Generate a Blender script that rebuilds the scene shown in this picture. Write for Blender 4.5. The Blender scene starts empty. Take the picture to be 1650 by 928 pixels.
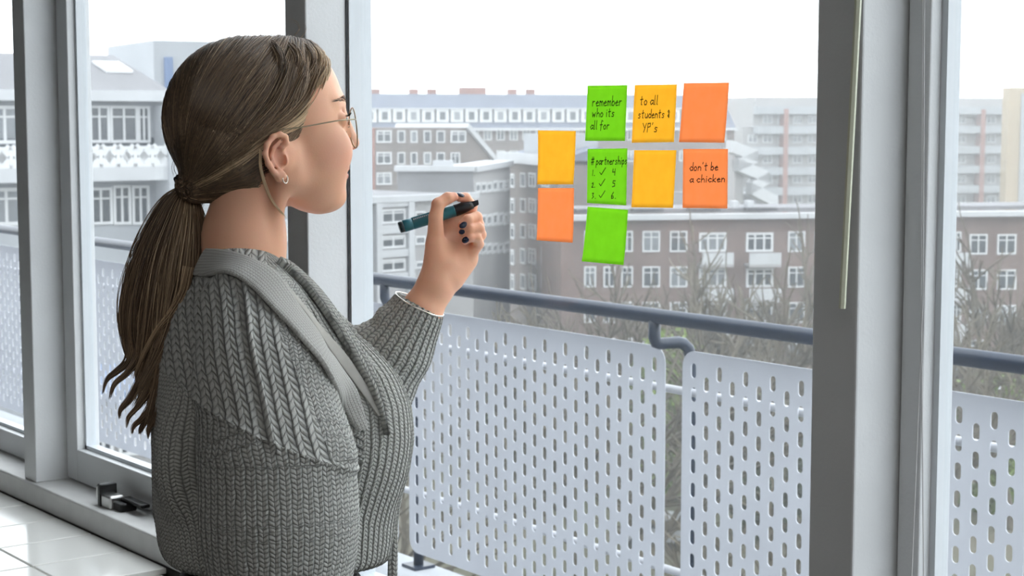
import bpy, bmesh, math, random
import numpy as np
from mathutils import Vector, Matrix
S = bpy.context.scene
COL = S.collection
R = math.radians
# ------------------------------------------------------------------ camera
FPX = 2750.0
YAW, PITCH = R(37.6), R(5.59)
HEAD = Vector((-math.cos(YAW), math.sin(YAW), 0))
RIGHT = Vector((math.sin(YAW), math.cos(YAW), 0))
FWD = (HEAD*math.cos(PITCH) - Vector((0, 0, math.sin(PITCH)))).normalized()
UPV = RIGHT.cross(FWD).normalized()
CAM = Vector((0, 0, 1.6))
cd = bpy.data.cameras.new('camera'); cam = bpy.data.objects.new('camera', cd); COL.objects.link(cam)
cd.sensor_width = 36.0; cd.lens = FPX/1650*36; cd.clip_end = 2000; cd.clip_start = .05
m = Matrix((RIGHT, UPV, -FWD)).transposed().to_4x4(); m.translation = CAM
cam.matrix_world = m
cd.dof.use_dof = True; cd.dof.focus_distance = 2.2; cd.dof.aperture_fstop = 18
S.camera = cam
# ------------------------------------------------------------------ world, light, exposure
w = bpy.data.worlds.new('overcast_sky'); S.world = w; w.use_nodes = True
bg = w.node_tree.nodes['Background']; bg.inputs[0].default_value = (.93, .965, 1, 1); bg.inputs[1].default_value = 3.7
S.view_settings.view_transform = 'Standard'; S.view_settings.look = 'None'
S.view_settings.exposure = 0; S.view_settings.gamma = 1; S.view_settings.use_curve_mapping = False
S.cycles.use_denoising = True
S.cycles.max_bounces = 10; S.cycles.diffuse_bounces = 4; S.cycles.transparent_max_bounces = 24
S.cycles.volume_bounces = 1
def area_light(name, loc, size, power, color=(1, .97, .93)):
    l = bpy.data.lights.new(name, 'AREA'); l.shape = 'RECTANGLE'; l.size, l.size_y = size; l.energy = power; l.color = color
    o = bpy.data.objects.new(name, l); o.location = loc; COL.objects.link(o); return o
area_light('fill_light', (-1.2, -1.2, 2.72), (2.4, .5), 5)  # unseen lamp, added as weak room fill
area_light('fill_light', (1.4, -.9, 2.72), (2.4, .5), 42)  # unseen lamp, added as the main fill from the right

# ------------------------------------------------------------------ helpers
def P(px, py, d):
    return CAM + FWD*d + RIGHT*((px-825)/FPX*d) - UPV*((py-464)/FPX*d)
def ray(px, py): return (FWD + RIGHT*((px-825)/FPX) - UPV*((py-464)/FPX))
def PY(px, py, Y):
    r = ray(px, py); return CAM + r*(Y/r.y)
def PXp(px, py, X):
    r = ray(px, py); return CAM + r*(X/r.x)
def PZp(px, py, Z):
    r = ray(px, py); return CAM + r*((Z-CAM.z)/r.z)
def tag(o, label=None, cat=None, group=None, kind=None):
    if label: o['label'] = label
    if cat: o['category'] = cat
    if group: o['group'] = group
    if kind: o['kind'] = kind
    return o
def empty(name, loc=(0, 0, 0), rz=0, parent=None):
    o = bpy.data.objects.new(name, None); o.empty_display_size = .05
    o.location = loc; o.rotation_euler.z = rz; COL.objects.link(o)
    if parent: o.parent = parent
    return o
def mesh_obj(name, verts, faces, mat, parent=None, smooth=False, loc=None):
    me = bpy.data.meshes.new(name); me.from_pydata([tuple(v) for v in verts], [], [tuple(f) for f in faces]); me.update()
    if smooth: me.polygons.foreach_set('use_smooth', [True]*len(me.polygons))
    if mat: me.materials.append(mat)
    return link(name, me, parent, loc)
def link(name, me, parent=None, loc=None):
    o = bpy.data.objects.new(name, me); COL.objects.link(o)
    if parent: o.parent = parent
    if loc is not None: o.location = loc
    return o
class MB:
    def __init__(s): s.v = []; s.f = []; s.mi = []
    def box(s, x0, x1, y0, y1, z0, z1, mi=0):
        b = len(s.v)
        s.v += [(x, y, z) for z in (z0, z1) for y in (y0, y1) for x in (x0, x1)]
        for f in ((0, 2, 3, 1), (4, 5, 7, 6), (0, 1, 5, 4), (2, 6, 7, 3), (0, 4, 6, 2), (1, 3, 7, 5)):
            s.f.append([b+i for i in f]); s.mi.append(mi)
        return s
    def prism(s, poly, y0, y1, mi=0):      # poly in xz extruded along y
        b = len(s.v); n = len(poly)
        s.v += [(x, y0, z) for x, z in poly] + [(x, y1, z) for x, z in poly]
        s.f.append([b+i for i in range(n)]); s.f.append([b+n+i for i in range(n)][::-1])
        for i in range(n): s.f.append([b+i, b+n+i, b+n+(i+1) % n, b+(i+1) % n])
        s.mi += [mi]*(n+2)
        return s
    def tube(s, pts, r, n=8, caps=True, mi=0):
        pts = [Vector(p) for p in pts]; rr = r if isinstance(r, (list, tuple)) else [r]*len(pts)
        b = len(s.v); prev = None
        for i, p in enumerate(pts):
            t = (pts[min(i+1, len(pts)-1)]-pts[max(i-1, 0)]).normalized()
            if prev is None: a = t.orthogonal().normalized()
            else: a = (prev - t*prev.dot(t)).normalized()
            prev = a; c = t.cross(a)
            for k in range(n):
                an = 2*math.pi*k/n; s.v.append(tuple(p+(a*math.cos(an)+c*math.sin(an))*rr[i]))
        for i in range(len(pts)-1):
            for k in range(n):
                s.f.append([b+i*n+k, b+i*n+(k+1) % n, b+(i+1)*n+(k+1) % n, b+(i+1)*n+k]); s.mi.append(mi)
        if caps:
            s.f.append([b+k for k in range(n)][::-1]); s.f.append([b+(len(pts)-1)*n+k for k in range(n)]); s.mi += [mi, mi]
        return s
    def build(s, name, mats, parent=None, smooth=False, loc=None, bevel=0):
        if not isinstance(mats, (list, tuple)): mats = [mats]
        me = bpy.data.meshes.new(name); me.from_pydata(s.v, [], s.f); me.update()
        for m_ in mats: me.materials.append(m_)
        if len(mats) > 1: me.polygons.foreach_set('material_index', s.mi)
        if smooth: me.polygons.foreach_set('use_smooth', [True]*len(me.polygons))
        o = link(name, me, parent, loc)
        if bevel:
            bv = o.modifiers.new('bevel', 'BEVEL'); bv.width = bevel; bv.segments = 2; bv.limit_method = 'ANGLE'
        return o
def nt(name):
    m_ = bpy.data.materials.new(name); m_.use_nodes = True; t = m_.node_tree
    return m_, t, t.nodes['Principled BSDF']
def mat(name, col, rough=.6, metal=0, noise=0, nscale=20, bump=0, bscale=80, spec=.5, col2=None):
    m_, t, b = nt(name)
    b.inputs['Base Color'].default_value = (*col, 1); b.inputs['Roughness'].default_value = rough; b.inputs['Metallic'].default_value = metal
    b.inputs['Specular IOR Level'].default_value = spec
    tc = t.nodes.new('ShaderNodeTexCoord')
    if noise or col2:
        n = t.nodes.new('ShaderNodeTexNoise'); n.inputs['Scale'].default_value = nscale; n.inputs['Detail'].default_value = 5
        t.links.new(tc.outputs['Object'], n.inputs['Vector'])
        r = t.nodes.new('ShaderNodeValToRGB'); c2 = col2 or tuple(c*(1-noise) for c in col)
        r.color_ramp.elements[0].position = .35; r.color_ramp.elements[1].position = .68
        r.color_ramp.elements[0].color = (*c2, 1); r.color_ramp.elements[1].color = (*col, 1)
        t.links.new(n.outputs['Fac'], r.inputs['Fac']); t.links.new(r.outputs['Color'], b.inputs['Base Color'])
    if bump:
        n2 = t.nodes.new('ShaderNodeTexNoise'); n2.inputs['Scale'].default_value = bscale; t.links.new(tc.outputs['Object'], n2.inputs['Vector'])
        bp = t.nodes.new('ShaderNodeBump'); bp.inputs['Strength'].default_value = bump; bp.inputs['Distance'].default_value = .002
        t.links.new(n2.outputs['Fac'], bp.inputs['Height']); t.links.new(bp.outputs['Normal'], b.inputs['Normal'])
    return m_
def brick_mat(name, c1, c2, mortar, sc=1.0):
    m_, t, b = nt(name); b.inputs['Roughness'].default_value = .9
    tc = t.nodes.new('ShaderNodeTexCoord'); sx = t.nodes.new('ShaderNodeSeparateXYZ'); cx = t.nodes.new('ShaderNodeCombineXYZ')
    ad = t.nodes.new('ShaderNodeMath'); t.links.new(tc.outputs['Object'], sx.inputs[0])
    t.links.new(sx.outputs['X'], ad.inputs[0]); t.links.new(sx.outputs['Y'], ad.inputs[1])
    t.links.new(ad.outputs[0], cx.inputs['X']); t.links.new(sx.outputs['Z'], cx.inputs['Y'])
    br = t.nodes.new('ShaderNodeTexBrick'); br.inputs['Scale'].default_value = 1; br.inputs['Brick Width'].default_value = .22*sc
    br.inputs['Row Height'].default_value = .075*sc; br.inputs['Mortar Size'].default_value = .008*sc
    br.inputs['Color1'].default_value = (*c1, 1); br.inputs['Color2'].default_value = (*c2, 1); br.inputs['Mortar'].default_value = (*mortar, 1)
    t.links.new(cx.outputs[0], br.inputs['Vector'])
    n = t.nodes.new('ShaderNodeTexNoise'); n.inputs['Scale'].default_value = .35; t.links.new(tc.outputs['Object'], n.inputs['Vector'])
    mx = t.nodes.new('ShaderNodeMix'); mx.data_type = 'RGBA'; mx.blend_type = 'MULTIPLY'; mx.inputs['Factor'].default_value = .5
    t.links.new(br.outputs['Color'], mx.inputs['A']); t.links.new(n.outputs['Fac'], mx.inputs['B']); t.links.new(mx.outputs['Result'], b.inputs['Base Color'])
    return m_
M = {}
M['frame'] = mat('painted_aluminium', (.66, .675, .685), .42, noise=.08, nscale=6, bump=.15, bscale=200)
M['frame_pale'] = mat('pale_painted_aluminium', (.66, .70, .735), .4, noise=.05, nscale=6)
M['gasket'] = mat('black_gasket', (.03, .03, .035), .6)
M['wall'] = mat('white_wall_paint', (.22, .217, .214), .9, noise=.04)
M['ceil'] = mat('white_ceiling_paint', (.36, .36, .355), .9, noise=.03)
M['floor'] = mat('grey_linoleum', (.14, .135, .13), .5, noise=.15)
M['tile'] = mat('glazed_white_tile', (.84, .84, .81), .12, noise=.06, nscale=3)
M['grout'] = mat('tile_grout', (.68, .68, .65), .9)
M['sill'] = mat('painted_sill', (.70, .70, .69), .5, noise=.15, nscale=12)
M['steel'] = mat('brushed_steel', (.55, .55, .54), .3, 1)
M['dark_metal'] = mat('dark_hinge_metal', (.03, .03, .03), .4, .6)
M['rail'] = mat('blue_grey_rail_paint', (.022, .034, .06), .35, noise=.15, nscale=15)
M['panel'] = mat('white_sheet_metal', (.66, .68, .73), .45, noise=.06, nscale=5)
M['bar'] = mat('white_tube_paint', (.52, .53, .56), .4)
M['deck'] = mat('pale_balcony_paving', (.42, .44, .47), .8, noise=.15, nscale=4)
def glass_mat(name, veil, refl=.05, tint=(.95, .965, .97)):
    m_ = bpy.data.materials.new(name); m_.use_nodes = True; t = m_.node_tree; t.nodes.clear()
    o = t.nodes.new('ShaderNodeOutputMaterial'); tr = t.nodes.new('ShaderNodeBsdfTransparent'); tr.inputs[0].default_value = (*tint, 1)
    vl = t.nodes.new('ShaderNodeBsdfTranslucent'); vl.inputs[0].default_value = (.9, .93, .97, 1)
    gl = t.nodes.new('ShaderNodeBsdfGlossy'); gl.inputs['Roughness'].default_value = .02
    m1 = t.nodes.new('ShaderNodeMixShader'); m2 = t.nodes.new('ShaderNodeMixShader')
    m1.inputs[0].default_value = veil; m2.inputs[0].default_value = refl
    t.links.new(tr.outputs[0], m1.inputs[1]); t.links.new(vl.outputs[0], m1.inputs[2])
    t.links.new(m1.outputs[0], m2.inputs[1]); t.links.new(gl.outputs[0], m2.inputs[2]); t.links.new(m2.outputs[0], o.inputs[0])
    return m_
M['glass'] = glass_mat('veiled_window_glass', .008, .02)  # translucent veil put into the glass, lifts the darks like haze

# ------------------------------------------------------------------ room shell
ZS, ZT, ZC = .825, 2.62, 2.8
YF, YS, YG = 1.394, 1.464, 1.494
def struct(name, o_): o_.name = name; return tag(o_, kind='structure')
struct('floor', MB().box(-4.692, 3.2, -4.2, 1.6, -.12, 0).build('floor', M['floor']))
struct('ceiling', MB().box(-4.692, 3.2, -4.2, 1.6, ZC, ZC+.15).build('ceiling', M['ceil']))
struct('wall_back', MB().box(-4.692, 3.2, -4.3, -4.2, -.12, ZC+.15).build('wall_back', M['wall']))
struct('wall_left', MB().box(-4.82, -4.692, -4.3, 1.6, -.12, ZC+.15).build('wall_left', M['wall']))  # unseen wall, set close in to cut light from the left windows
struct('wall_right', MB().box(3.2, 3.3, -4.3, 1.6, -.12, ZC+.15).build('wall_right', M['wall']))
struct('wall_front', MB().box(-4.692, 3.2, 1.40, 1.6, 0, .775).box(-4.692, 3.2, 1.40, 1.6, ZT, ZC).build('wall_front', M['wall']))
struct('baseboard_back', MB().box(-4.692, 3.2, -4.2, -4.185, 0, .09).build('baseboard_back', M['sill']))
struct('trim_1', MB().box(-4.692, 3.2, 1.385, 1.56, .775, ZS).build('trim_1', M['sill'], bevel=.004))
edges = [-4.628, -3.488, -2.342, -1.207, -.07, 1.07, 2.2]
k = 2
for xe in edges:                                                    # the posts between the windows
    o = MB().box(xe-.064, xe, YF, YS+.05, ZS, ZT).build('trim_%d' % k, M['frame'], bevel=.0025); struct('trim_%d' % k, o); k += 1
xs = edges + [3.2]
for i in range(len(xs)-1):
    xl = xs[i]+.0005; xr = xs[i+1]-.0645 if i < len(xs)-2 else xs[i+1]-.0005
    n_ = i+1
    root = empty('window_%d' % n_, ((xl+xr)/2, YG, ZS)); tag(root, kind='structure')
    cx = (xl+xr)/2
    fixed = (abs(xl+2.3415) < .01)
    sw = .057 if xl < -2.4 else .032
    if abs(xl+3.4875) < .01: sw = .057
    if abs(xl+1.2065) < .01: sw = .032
    f = MB(); g = MB()
    X0, X1 = xl-cx, xr-cx; Z0, Z1 = 0.0, ZT-ZS
    if fixed:
        fw, fh = .004, .03
        f.box(X0+.003, X0+fw, -.022, .02, Z0, Z1).box(X1-fw, X1, -.022, .02, Z0, Z1).box(X0, X1, -.02, .02, Z0, Z0+fh).box(X0, X1, -.02, .02, Z1-fh, Z1)
        f.build('window_frame', M['frame_pale'], root)
        MB().box(X0, X0+.002, -.0262, -.0232, Z0, Z1).build('gasket', M['gasket'], root)
    else:
        low = .073 if xl < -2.4 and xl > -3.6 else .055
        yf = YS-YG
        f.box(X0+.002, X0+sw, yf, .022, Z0+.004, Z1).box(X1-sw, X1-.002, yf, .022, Z0+.004, Z1)
        f.box(X0+sw, X1-sw, yf, .022, Z0+.004, Z0+low).box(X0+sw, X1-sw, yf, .022, Z1-low, Z1)
        f.build('window_sash', M['frame'], root, bevel=.002)
        b = MB(); fw = sw
        b.box(X0+fw-.001, X0+fw+.008, -.012, .01, Z0+low, Z1-low).box(X1-fw-.008, X1-fw+.001, -.012, .01, Z0+low, Z1-low)
        b.box(X0+fw, X1-fw, -.012, .01, Z0+low-.001, Z0+low+.008).box(X0+fw, X1-fw, -.012, .01, Z1-low-.008, Z1-low+.001)
        b.build('glazing_bead', M['frame_pale'], root)
        fh = low
    MB().box(X0+fw-.002, X1-fw+.002, 0, .006, Z0+fh-.002, Z1-fh+.002).build('glass_pane', M['glass'], root)
# housings of the added fill lamps, out of view
for lx in (-1.2, 1.4):
    t = tag(empty('fill_lamp', (lx, -1.2 if lx < 0 else -.9, ZC)), 'added white rectangular ceiling fill lamp %s' % ('above the middle of the room' if lx < 0 else 'towards the right end of the room'), 'lamp', 'added fill lamps')
    MB().box(-1.25, 1.25, -.3, .3, -.06, 0).build('housing', M['frame_pale'], t)
# tiled ledge
t = tag(empty('tiled_ledge', (-4.3, 1.2, 0)), 'low ledge of glossy white glazed tiles under the left window sill', 'ledge')
MB().box(-.385, 1.58, -.22, .17, 0, .765).build('ledge_body', M['grout'], t)
tw, tl = .162, .19
tm = None
for i in range(8, 19):
    for j in range(2):
        x0 = -1.712+i*.167; y1 = .182-j*.195
        if tm is None:
            tm = MB().box(0, tw, -tl, 0, 0, .0115).build('tile', M['tile'], t, bevel=.0015); tm.location = (x0, y1, .7645)
        else:
            o = tm.copy(); COL.objects.link(o); o.location = (x0, y1, .7645)
# sash hinge
hp = PY(180, 812, 1.425); hp.z = ZS; VS = 1.3
t = tag(empty('window_stay', hp), 'small steel window stay with dark arm on the grey window sill', 'window fitting'); t.scale = (1.35, 1.35, 1.35)
MB().box(-.012, .02, -.012, .012, 0, .02).box(-.035, -.018, -.01, .012, .006, .03).build('catch_block', M['steel'], t, bevel=.003)
MB().box(-.018, .045, -.006, .02, 0, .012).box(.02, .09, .005, .02, .012, .018).box(-.02, -.01, -.014, .014, 0, .034).build('stay_arm', M['dark_metal'], t, bevel=.002)
# blind wand and cords
wt = mat('wand_plastic', (.62, .64, .50), .3)
p0, p1 = PY(1386, -60, 1.355), PY(1357, 497, 1.355)
t = tag(empty('blind_wand', p0), 'translucent white plastic blind wand hanging in front of the right window post', 'blind wand')
MB().tube([(0, 0, 0), p1-p0], .0036, 6).build('wand_rod', wt, t)
MB().tube([(0, 0, .5), (0, 0, 0)], .002, 6).build('hook', M['steel'], t)
ct = mat('white_cord', (.6, .6, .6), .8)
for lab, a_, b_ in (('thin white blind cord hanging straight down the right window sash', (1487, -80), (1489, 1010)), ('thin white blind cord slanting left at the bottom, beside the straight cord', (1490, -80), (1466, 1010))):
    c0, c1 = PY(*a_, 1.452), PY(*b_, 1.452); mid = (c0+c1)/2 + Vector((-.003 if 'slant' not in lab else .008, 0, 0))
    o = tag(empty('pull_string', c0), lab, 'string'); MB().tube([(0, 0, 0), mid-c0, c1-c0], .0007, 5).build('strand', ct, o)

# ------------------------------------------------------------------ sticky notes
def note_mat(name, c, c2):
    m_, t_, b = nt(name); b.inputs['Roughness'].default_value = .8
    tc = t_.nodes.new('ShaderNodeTexCoord'); n = t_.nodes.new('ShaderNodeTexNoise'); n.inputs['Scale'].default_value = 60; n.inputs['Detail'].default_value = 6
    r = t_.nodes.new('ShaderNodeValToRGB'); r.color_ramp.elements[0].color = (*c2, 1); r.color_ramp.elements[1].color = (*c, 1)
    r.color_ramp.elements[0].position = .3; r.color_ramp.elements[1].position = .65
    t_.links.new(tc.outputs['Object'], n.inputs['Vector']); t_.links.new(n.outputs['Fac'], r.inputs['Fac']); t_.links.new(r.outputs['Color'], b.inputs['Base Color'])
    tl_ = t_.nodes.new('ShaderNodeBsdfTranslucent'); t_.links.new(r.outputs['Color'], tl_.inputs[0])
    mx = t_.nodes.new('ShaderNodeMixShader'); mx.inputs[0].default_value = .72
    t_.links.new(b.outputs[0], mx.inputs[1]); t_.links.new(tl_.outputs[0], mx.inputs[2]); t_.links.new(mx.outputs[0], t_.nodes['Material Output'].inputs[0])
    return m_
NG = note_mat('green_note_paper', (.44, .80, .10), (.41, .76, .09))
NY = note_mat('amber_note_paper', (1, .70, .15), (1, .66, .13))
NO = note_mat('orange_note_paper', (1, .52, .28), (1, .50, .25))
INK = mat('marker_ink', (.015, .015, .015), .6)
G = {
 'a': [[(.4, .42), (.2, .5), (.02, .25), (.15, 0), (.38, .2)], [(.42, .5), (.4, .1), (.5, 0)]],
 'b': [[(.05, 1), (.05, .02)], [(.05, .3), (.25, .5), (.42, .25), (.25, 0), (.05, .08)]],
 'c': [[(.4, .42), (.2, .5), (.02, .25), (.2, 0), (.42, .08)]],
 'd': [[(.4, 1), (.4, .02)], [(.4, .35), (.2, .5), (.02, .25), (.18, 0), (.4, .12)]],
 'e': [[(.05, .25), (.38, .32), (.25, .5), (.03, .3), (.15, 0), (.42, .06)]],
 'f': [[(.4, .9), (.25, 1), (.18, .7), (.15, -.15)], [(0, .5), (.36, .52)]],
 'h': [[(.05, 1), (.05, 0)], [(.05, .3), (.25, .5), (.38, .35), (.4, 0)]],
 'i': [[(.1, .5), (.1, 0)], [(.1, .72), (.12, .76)]],
 'k': [[(.05, 1), (.05, 0)], [(.38, .5), (.07, .22), (.4, 0)]],
 'l': [[(.08, 1), (.08, .05), (.16, 0)]],
 'm': [[(.03, .5), (.03, 0)], [(.03, .35), (.15, .5), (.25, .3), (.25, 0)], [(.25, .35), (.4, .5), (.5, .3), (.5, 0)]],
 'n': [[(.05, .5), (.05, 0)], [(.05, .3), (.22, .5), (.38, .35), (.38, 0)]],
 'o': [[(.22, .5), (.03, .3), (.12, 0), (.32, .02), (.4, .3), (.22, .5)]],
 'p': [[(.05, .5), (.03, -.35)], [(.05, .35), (.25, .5), (.4, .25), (.22, 0), (.05, .08)]],
 'r': [[(.05, .5), (.05, 0)], [(.05, .3), (.2, .48), (.34, .46)]],
 's': [[(.34, .45), (.15, .5), (.08, .35), (.3, .2), (.26, .02), (.03, .03)]],
 't': [[(.18, .9), (.18, .05), (.28, 0)], [(.02, .55), (.36, .6)]],
 'u': [[(.05, .5), (.06, .1), (.22, 0), (.38, .2)], [(.4, .5), (.4, 0)]],
 'w': [[(.02, .5), (.1, 0), (.24, .35), (.36, 0), (.46, .5)]],
 'Y': [[(.02, .95), (.22, .5)], [(.42, .95), (.18, 0)]],
 'P': [[(.08, .95), (.06, 0)], [(.08, .9), (.35, .95), (.36, .6), (.08, .5)]],
 "'": [[(.1, 1), (.06, .8)]],
 '&': [[(.35, .6), (.2, .85), (.1, .7), (.3, .45), (.12, .2)], [(.12, .2), (.3, .02), (.32, .3)]],
 '#': [[(.15, .95), (.1, 0)], [(.38, .95), (.33, 0)], [(0, .65), (.5, .7)], [(0, .3), (.48, .35)]],
 '1': [[(.15, .75), (.15, 0)]], '.': [[(.08, .03), (.12, .0)]],
 '2': [[(.05, .6), (.25, .75), (.3, .5), (.05, .02), (.38, .02)]],
 '3': [[(.05, .7), (.28, .72), (.15, .42), (.32, .25), (.1, 0)]],
 '4': [[(.08, .8), (.05, .4), (.35, .42)], [(.33, .8), (.33, 0)]],
 '5': [[(.35, .8), (.1, .8), (.08, .5), (.3, .45), (.32, .1), (.05, 0)]],
 '6': [[(.3, .85), (.08, .4), (.12, .02), (.35, .1), (.3, .35), (.08, .3)]],
 '~': [[(0, .35), (.18, .05), (.55, .95)]],
}
def write(note_root, lines, ypl, rot=0.0):
    b = MB()
    for txt, x0, x1, by, xh in lines:
        adv = []; x = 0
        for c in txt:
            adv.append(x); x += .3 if c in " il'.1" else (.62 if c in 'mw~#' else .52)
        sc = (x1-x0)/x
        for c, a_ in zip(txt, adv):
            if c == ' ': continue
            for st in G[c]:
                pts = []
                for (gx, gy) in st:
                    px = x0+(a_+gx)*sc + gy*xh*.18; py = by - gy*xh*2 - (px-x0)*rot
                    pts.append(PY(px, py, ypl)-note_root.location)
                r_ = .00062
                # flat ribbon of ink
                for q in range(len(pts)-1):
                    p_, q_ = pts[q], pts[q+1]; d_ = (q_-p_); d_.normalize(); nrm = d_.cross(Vector((0, 1, 0)))*r_
                    e_ = d_*r_*.8; k_ = len(b.v); up = Vector((0, -.0001*(q % 2), 0))
                    b.v += [tuple(p_-e_+nrm+up), tuple(p_-e_-nrm+up), tuple(q_+e_-nrm+up), tuple(q_+e_+nrm+up)]
                    b.f.append([k_, k_+1, k_+2, k_+3]); b.mi.append(0)
    return b.build('handwriting', INK, note_root)
notes = [
 (NG, [(947, 138), (1011, 137), (1007, 227), (943, 227)], 'green sticky note reading remember who its all for', [('remember', 954, 1003, 171, 8), ('who its', 954, 991, 188.5, 7), ('all for', 951, 983, 208.5, 7)]),
 (NY, [(1023, 137), (1091, 136), (1086, 229), (1018, 230)], "amber sticky note reading to all students and YP's", [('to all', 1031, 1061, 169, 7.5), ('students &', 1028, 1080, 190.5, 7), ("YP's", 1034.5, 1061, 213, 7.5)]),
 (NO, [(1102, 134), (1175, 133), (1168, 230), (1095, 229)], 'blank orange sticky note at the top right of the cluster on the glass', []),
 (NG, [(947, 240), (1011, 239), (1009, 331), (946, 327)], 'green sticky note with a partnerships list of ticks and numbers', [('# partnerships', 952.5, 1011, 265.5, 6.5), ('1.', 953, 960, 283, 6), ('~', 966, 976, 282, 6), ('4', 986, 993, 282.5, 6.5), ('2.', 953, 960, 302, 5), ('~', 965, 975, 300, 6), ('5', 986, 993, 301, 6), ('3.', 953, 961, 320, 6), ('~', 965, 975, 319, 6), ('6.', 984, 994, 320, 6)]),
 (NY, [(1022, 242), (1090, 242), (1085, 335), (1018, 334)], 'blank amber sticky note in the middle row, between a green and an orange note', []),
 (NO, [(1101, 240), (1173, 240), (1172, 336), (1100, 335)], "orange sticky note reading don't be a chicken", [("don't be", 1111, 1158, 275, 6.5), ('a chicken', 1111, 1169, 294, 6)]),
 (NG, [(947, 333), (1012, 338), (1006, 427), (939, 421)], 'blank green sticky note lowest on the glass, below the partnerships note', []),
 (NY, [(867, 210), (928, 211), (925, 297), (867, 297)], 'blank amber sticky note, upper of the pair left of the cluster', []),
 (NO, [(867, 303), (925, 303), (924, 391), (866, 387)], 'blank orange sticky note, lower of the pair left of the cluster', []),
]
random.seed(4)
for mt_, cs, lab, lines in notes:
    yp = YG-.0012
    c = [PY(x, y, yp) for x, y in cs]; ctr = (c[0]+c[1]+c[2]+c[3])/4
    root = tag(empty('sticky_note', ctr), lab, 'sticky note')
    n = 12; V_ = []; F_ = []
    cu = random.uniform(.0006, .0018)
    for side in (0, 1):
        for j in range(n+1):
            for i in range(n+1):
                u, v = i/n, j/n
                p_ = (c[0]*(1-u)+c[1]*u)*(1-v)+(c[3]*(1-u)+c[2]*u)*v - ctr
                p_.y -= (0 if lines else cu*max(0, v-.45)**2*3) + (.0002 if side else 0)
                V_.append(p_)
    N1 = (n+1)**2
    for j in range(n):
        for i in range(n):
            a_ = j*(n+1)+i
            F_.append((a_, a_+1, a_+n+2, a_+n+1)); F_.append((N1+a_+n+1, N1+a_+n+2, N1+a_+1, N1+a_))
    rim = [i for i in range(n+1)] + [j*(n+1)+n for j in range(1, n+1)] + [n*(n+1)+i for i in range(n-1, -1, -1)] + [j*(n+1) for j in range(n-1, 0, -1)]
    for q in range(len(rim)):
        a_, b_ = rim[q], rim[(q+1) % len(rim)]; F_.append((b_, a_, N1+a_, N1+b_))
    mesh_obj('paper', V_, F_, mt_, root, smooth=True)
    if lines: write(root, lines, yp-.0004, .02)
# ------------------------------------------------------------------ balcony
YP = 3.5
GROUND = -17.4
o = MB().box(-16, 6, 1.6, YP+.12, -.25, -.07).build('balcony_floor', M['deck']); struct('balcony_floor', o)
ztop = (PY(1040, 571, YP).z+PY(716, 518.6, YP).z)/2
PW, PITCHX = 1.343, 1.463
NR, NC = 12, 25
CW, CH = PW/NC, .0722
PH = NR*CH
zbot = ztop-PH
def perforated():
    bm = bmesh.new(); T = .003; cache = {}
    def V(x, z, y):
        k_ = (round(x, 5), round(z, 5), round(y, 5))
        if k_ not in cache: cache[k_] = bm.verts.new((x, y, z))
        return cache[k_]
    hw, hh = .0112, .0225
    for i in range(NC):
        off = 0 if i % 2 == 0 else CH/2
        cells = []
        x0, x1 = i*CW, (i+1)*CW
        zs = [j*CH+off for j in range(NR)]
        if off: zs = zs[:-1]
        # split points on shared edges must match: use half steps
        covered = 0
        for z0 in zs:
            cx_, cz_ = (x0+x1)/2, z0+CH/2
            inner = []
            for a_ in (0, 30, 60, 90): pass
            N_ = 12
            for q in range(N_):
                an = math.pi*2*q/N_+math.pi/12
                c_, s_ = math.cos(an), math.sin(an)
                zz = (hh-hw)*(1 if s_ > 0 else -1)+hw*s_
                inner.append((cx_+hw*c_, cz_+zz))
            # outer ring points in same angular order
            zm = z0+CH/2; z1 = z0+CH
            outer8 = [(x1, zm), (x1, z1), (cx_, z1), (x0, z1), (x0, zm), (x0, z0), (cx_, z0), (x1, z0)]
            for y, flip in ((0, False), (T, True)):
                iv = [bm.verts.new((x, y, z)) for x, z in inner]
                ov = [V(x, z, y) for x, z in outer8]
                # map inner index -> outer: inner angle 15+30q
                omap = [0, 1, 2, 2, 3, 4, 4, 5, 6, 6, 7, 0]
                for q in range(N_):
                    a_, b_ = iv[q], iv[(q+1) % N_]; oa, ob = ov[omap[q]], ov[omap[(q+1) % N_]]
                    f = [a_, oa, ob, b_] if oa != ob else [a_, oa, b_]
                    if (omap[q] == 0 and omap[(q+1) % N_] == 0): f = [a_, oa, b_]
                    if flip: f = f[::-1]
                    try: bm.faces.new(f)
                    except ValueError: pass
                if y == 0: iv0 = iv
                else:
                    for q in range(N_): bm.faces.new([iv0[q], iv0[(q+1) % N_], iv[(q+1) % N_], iv[q]])
        if off:
            for z0, z1 in ((0, CH/2), (PH-CH/2, PH)):
                for y in (0, T):
                    bm.faces.new([V(x0, z0, y), V(x1, z0, y), V(x1, z1, y), V(x0, z1, y)])
    # rim border strips (rounded corners)
    B = .016; r = .045
    bm.verts.ensure_lookup_table()
    me = bpy.data.meshes.new('panel'); bm.to_mesh(me); bm.free()
    return me
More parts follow.
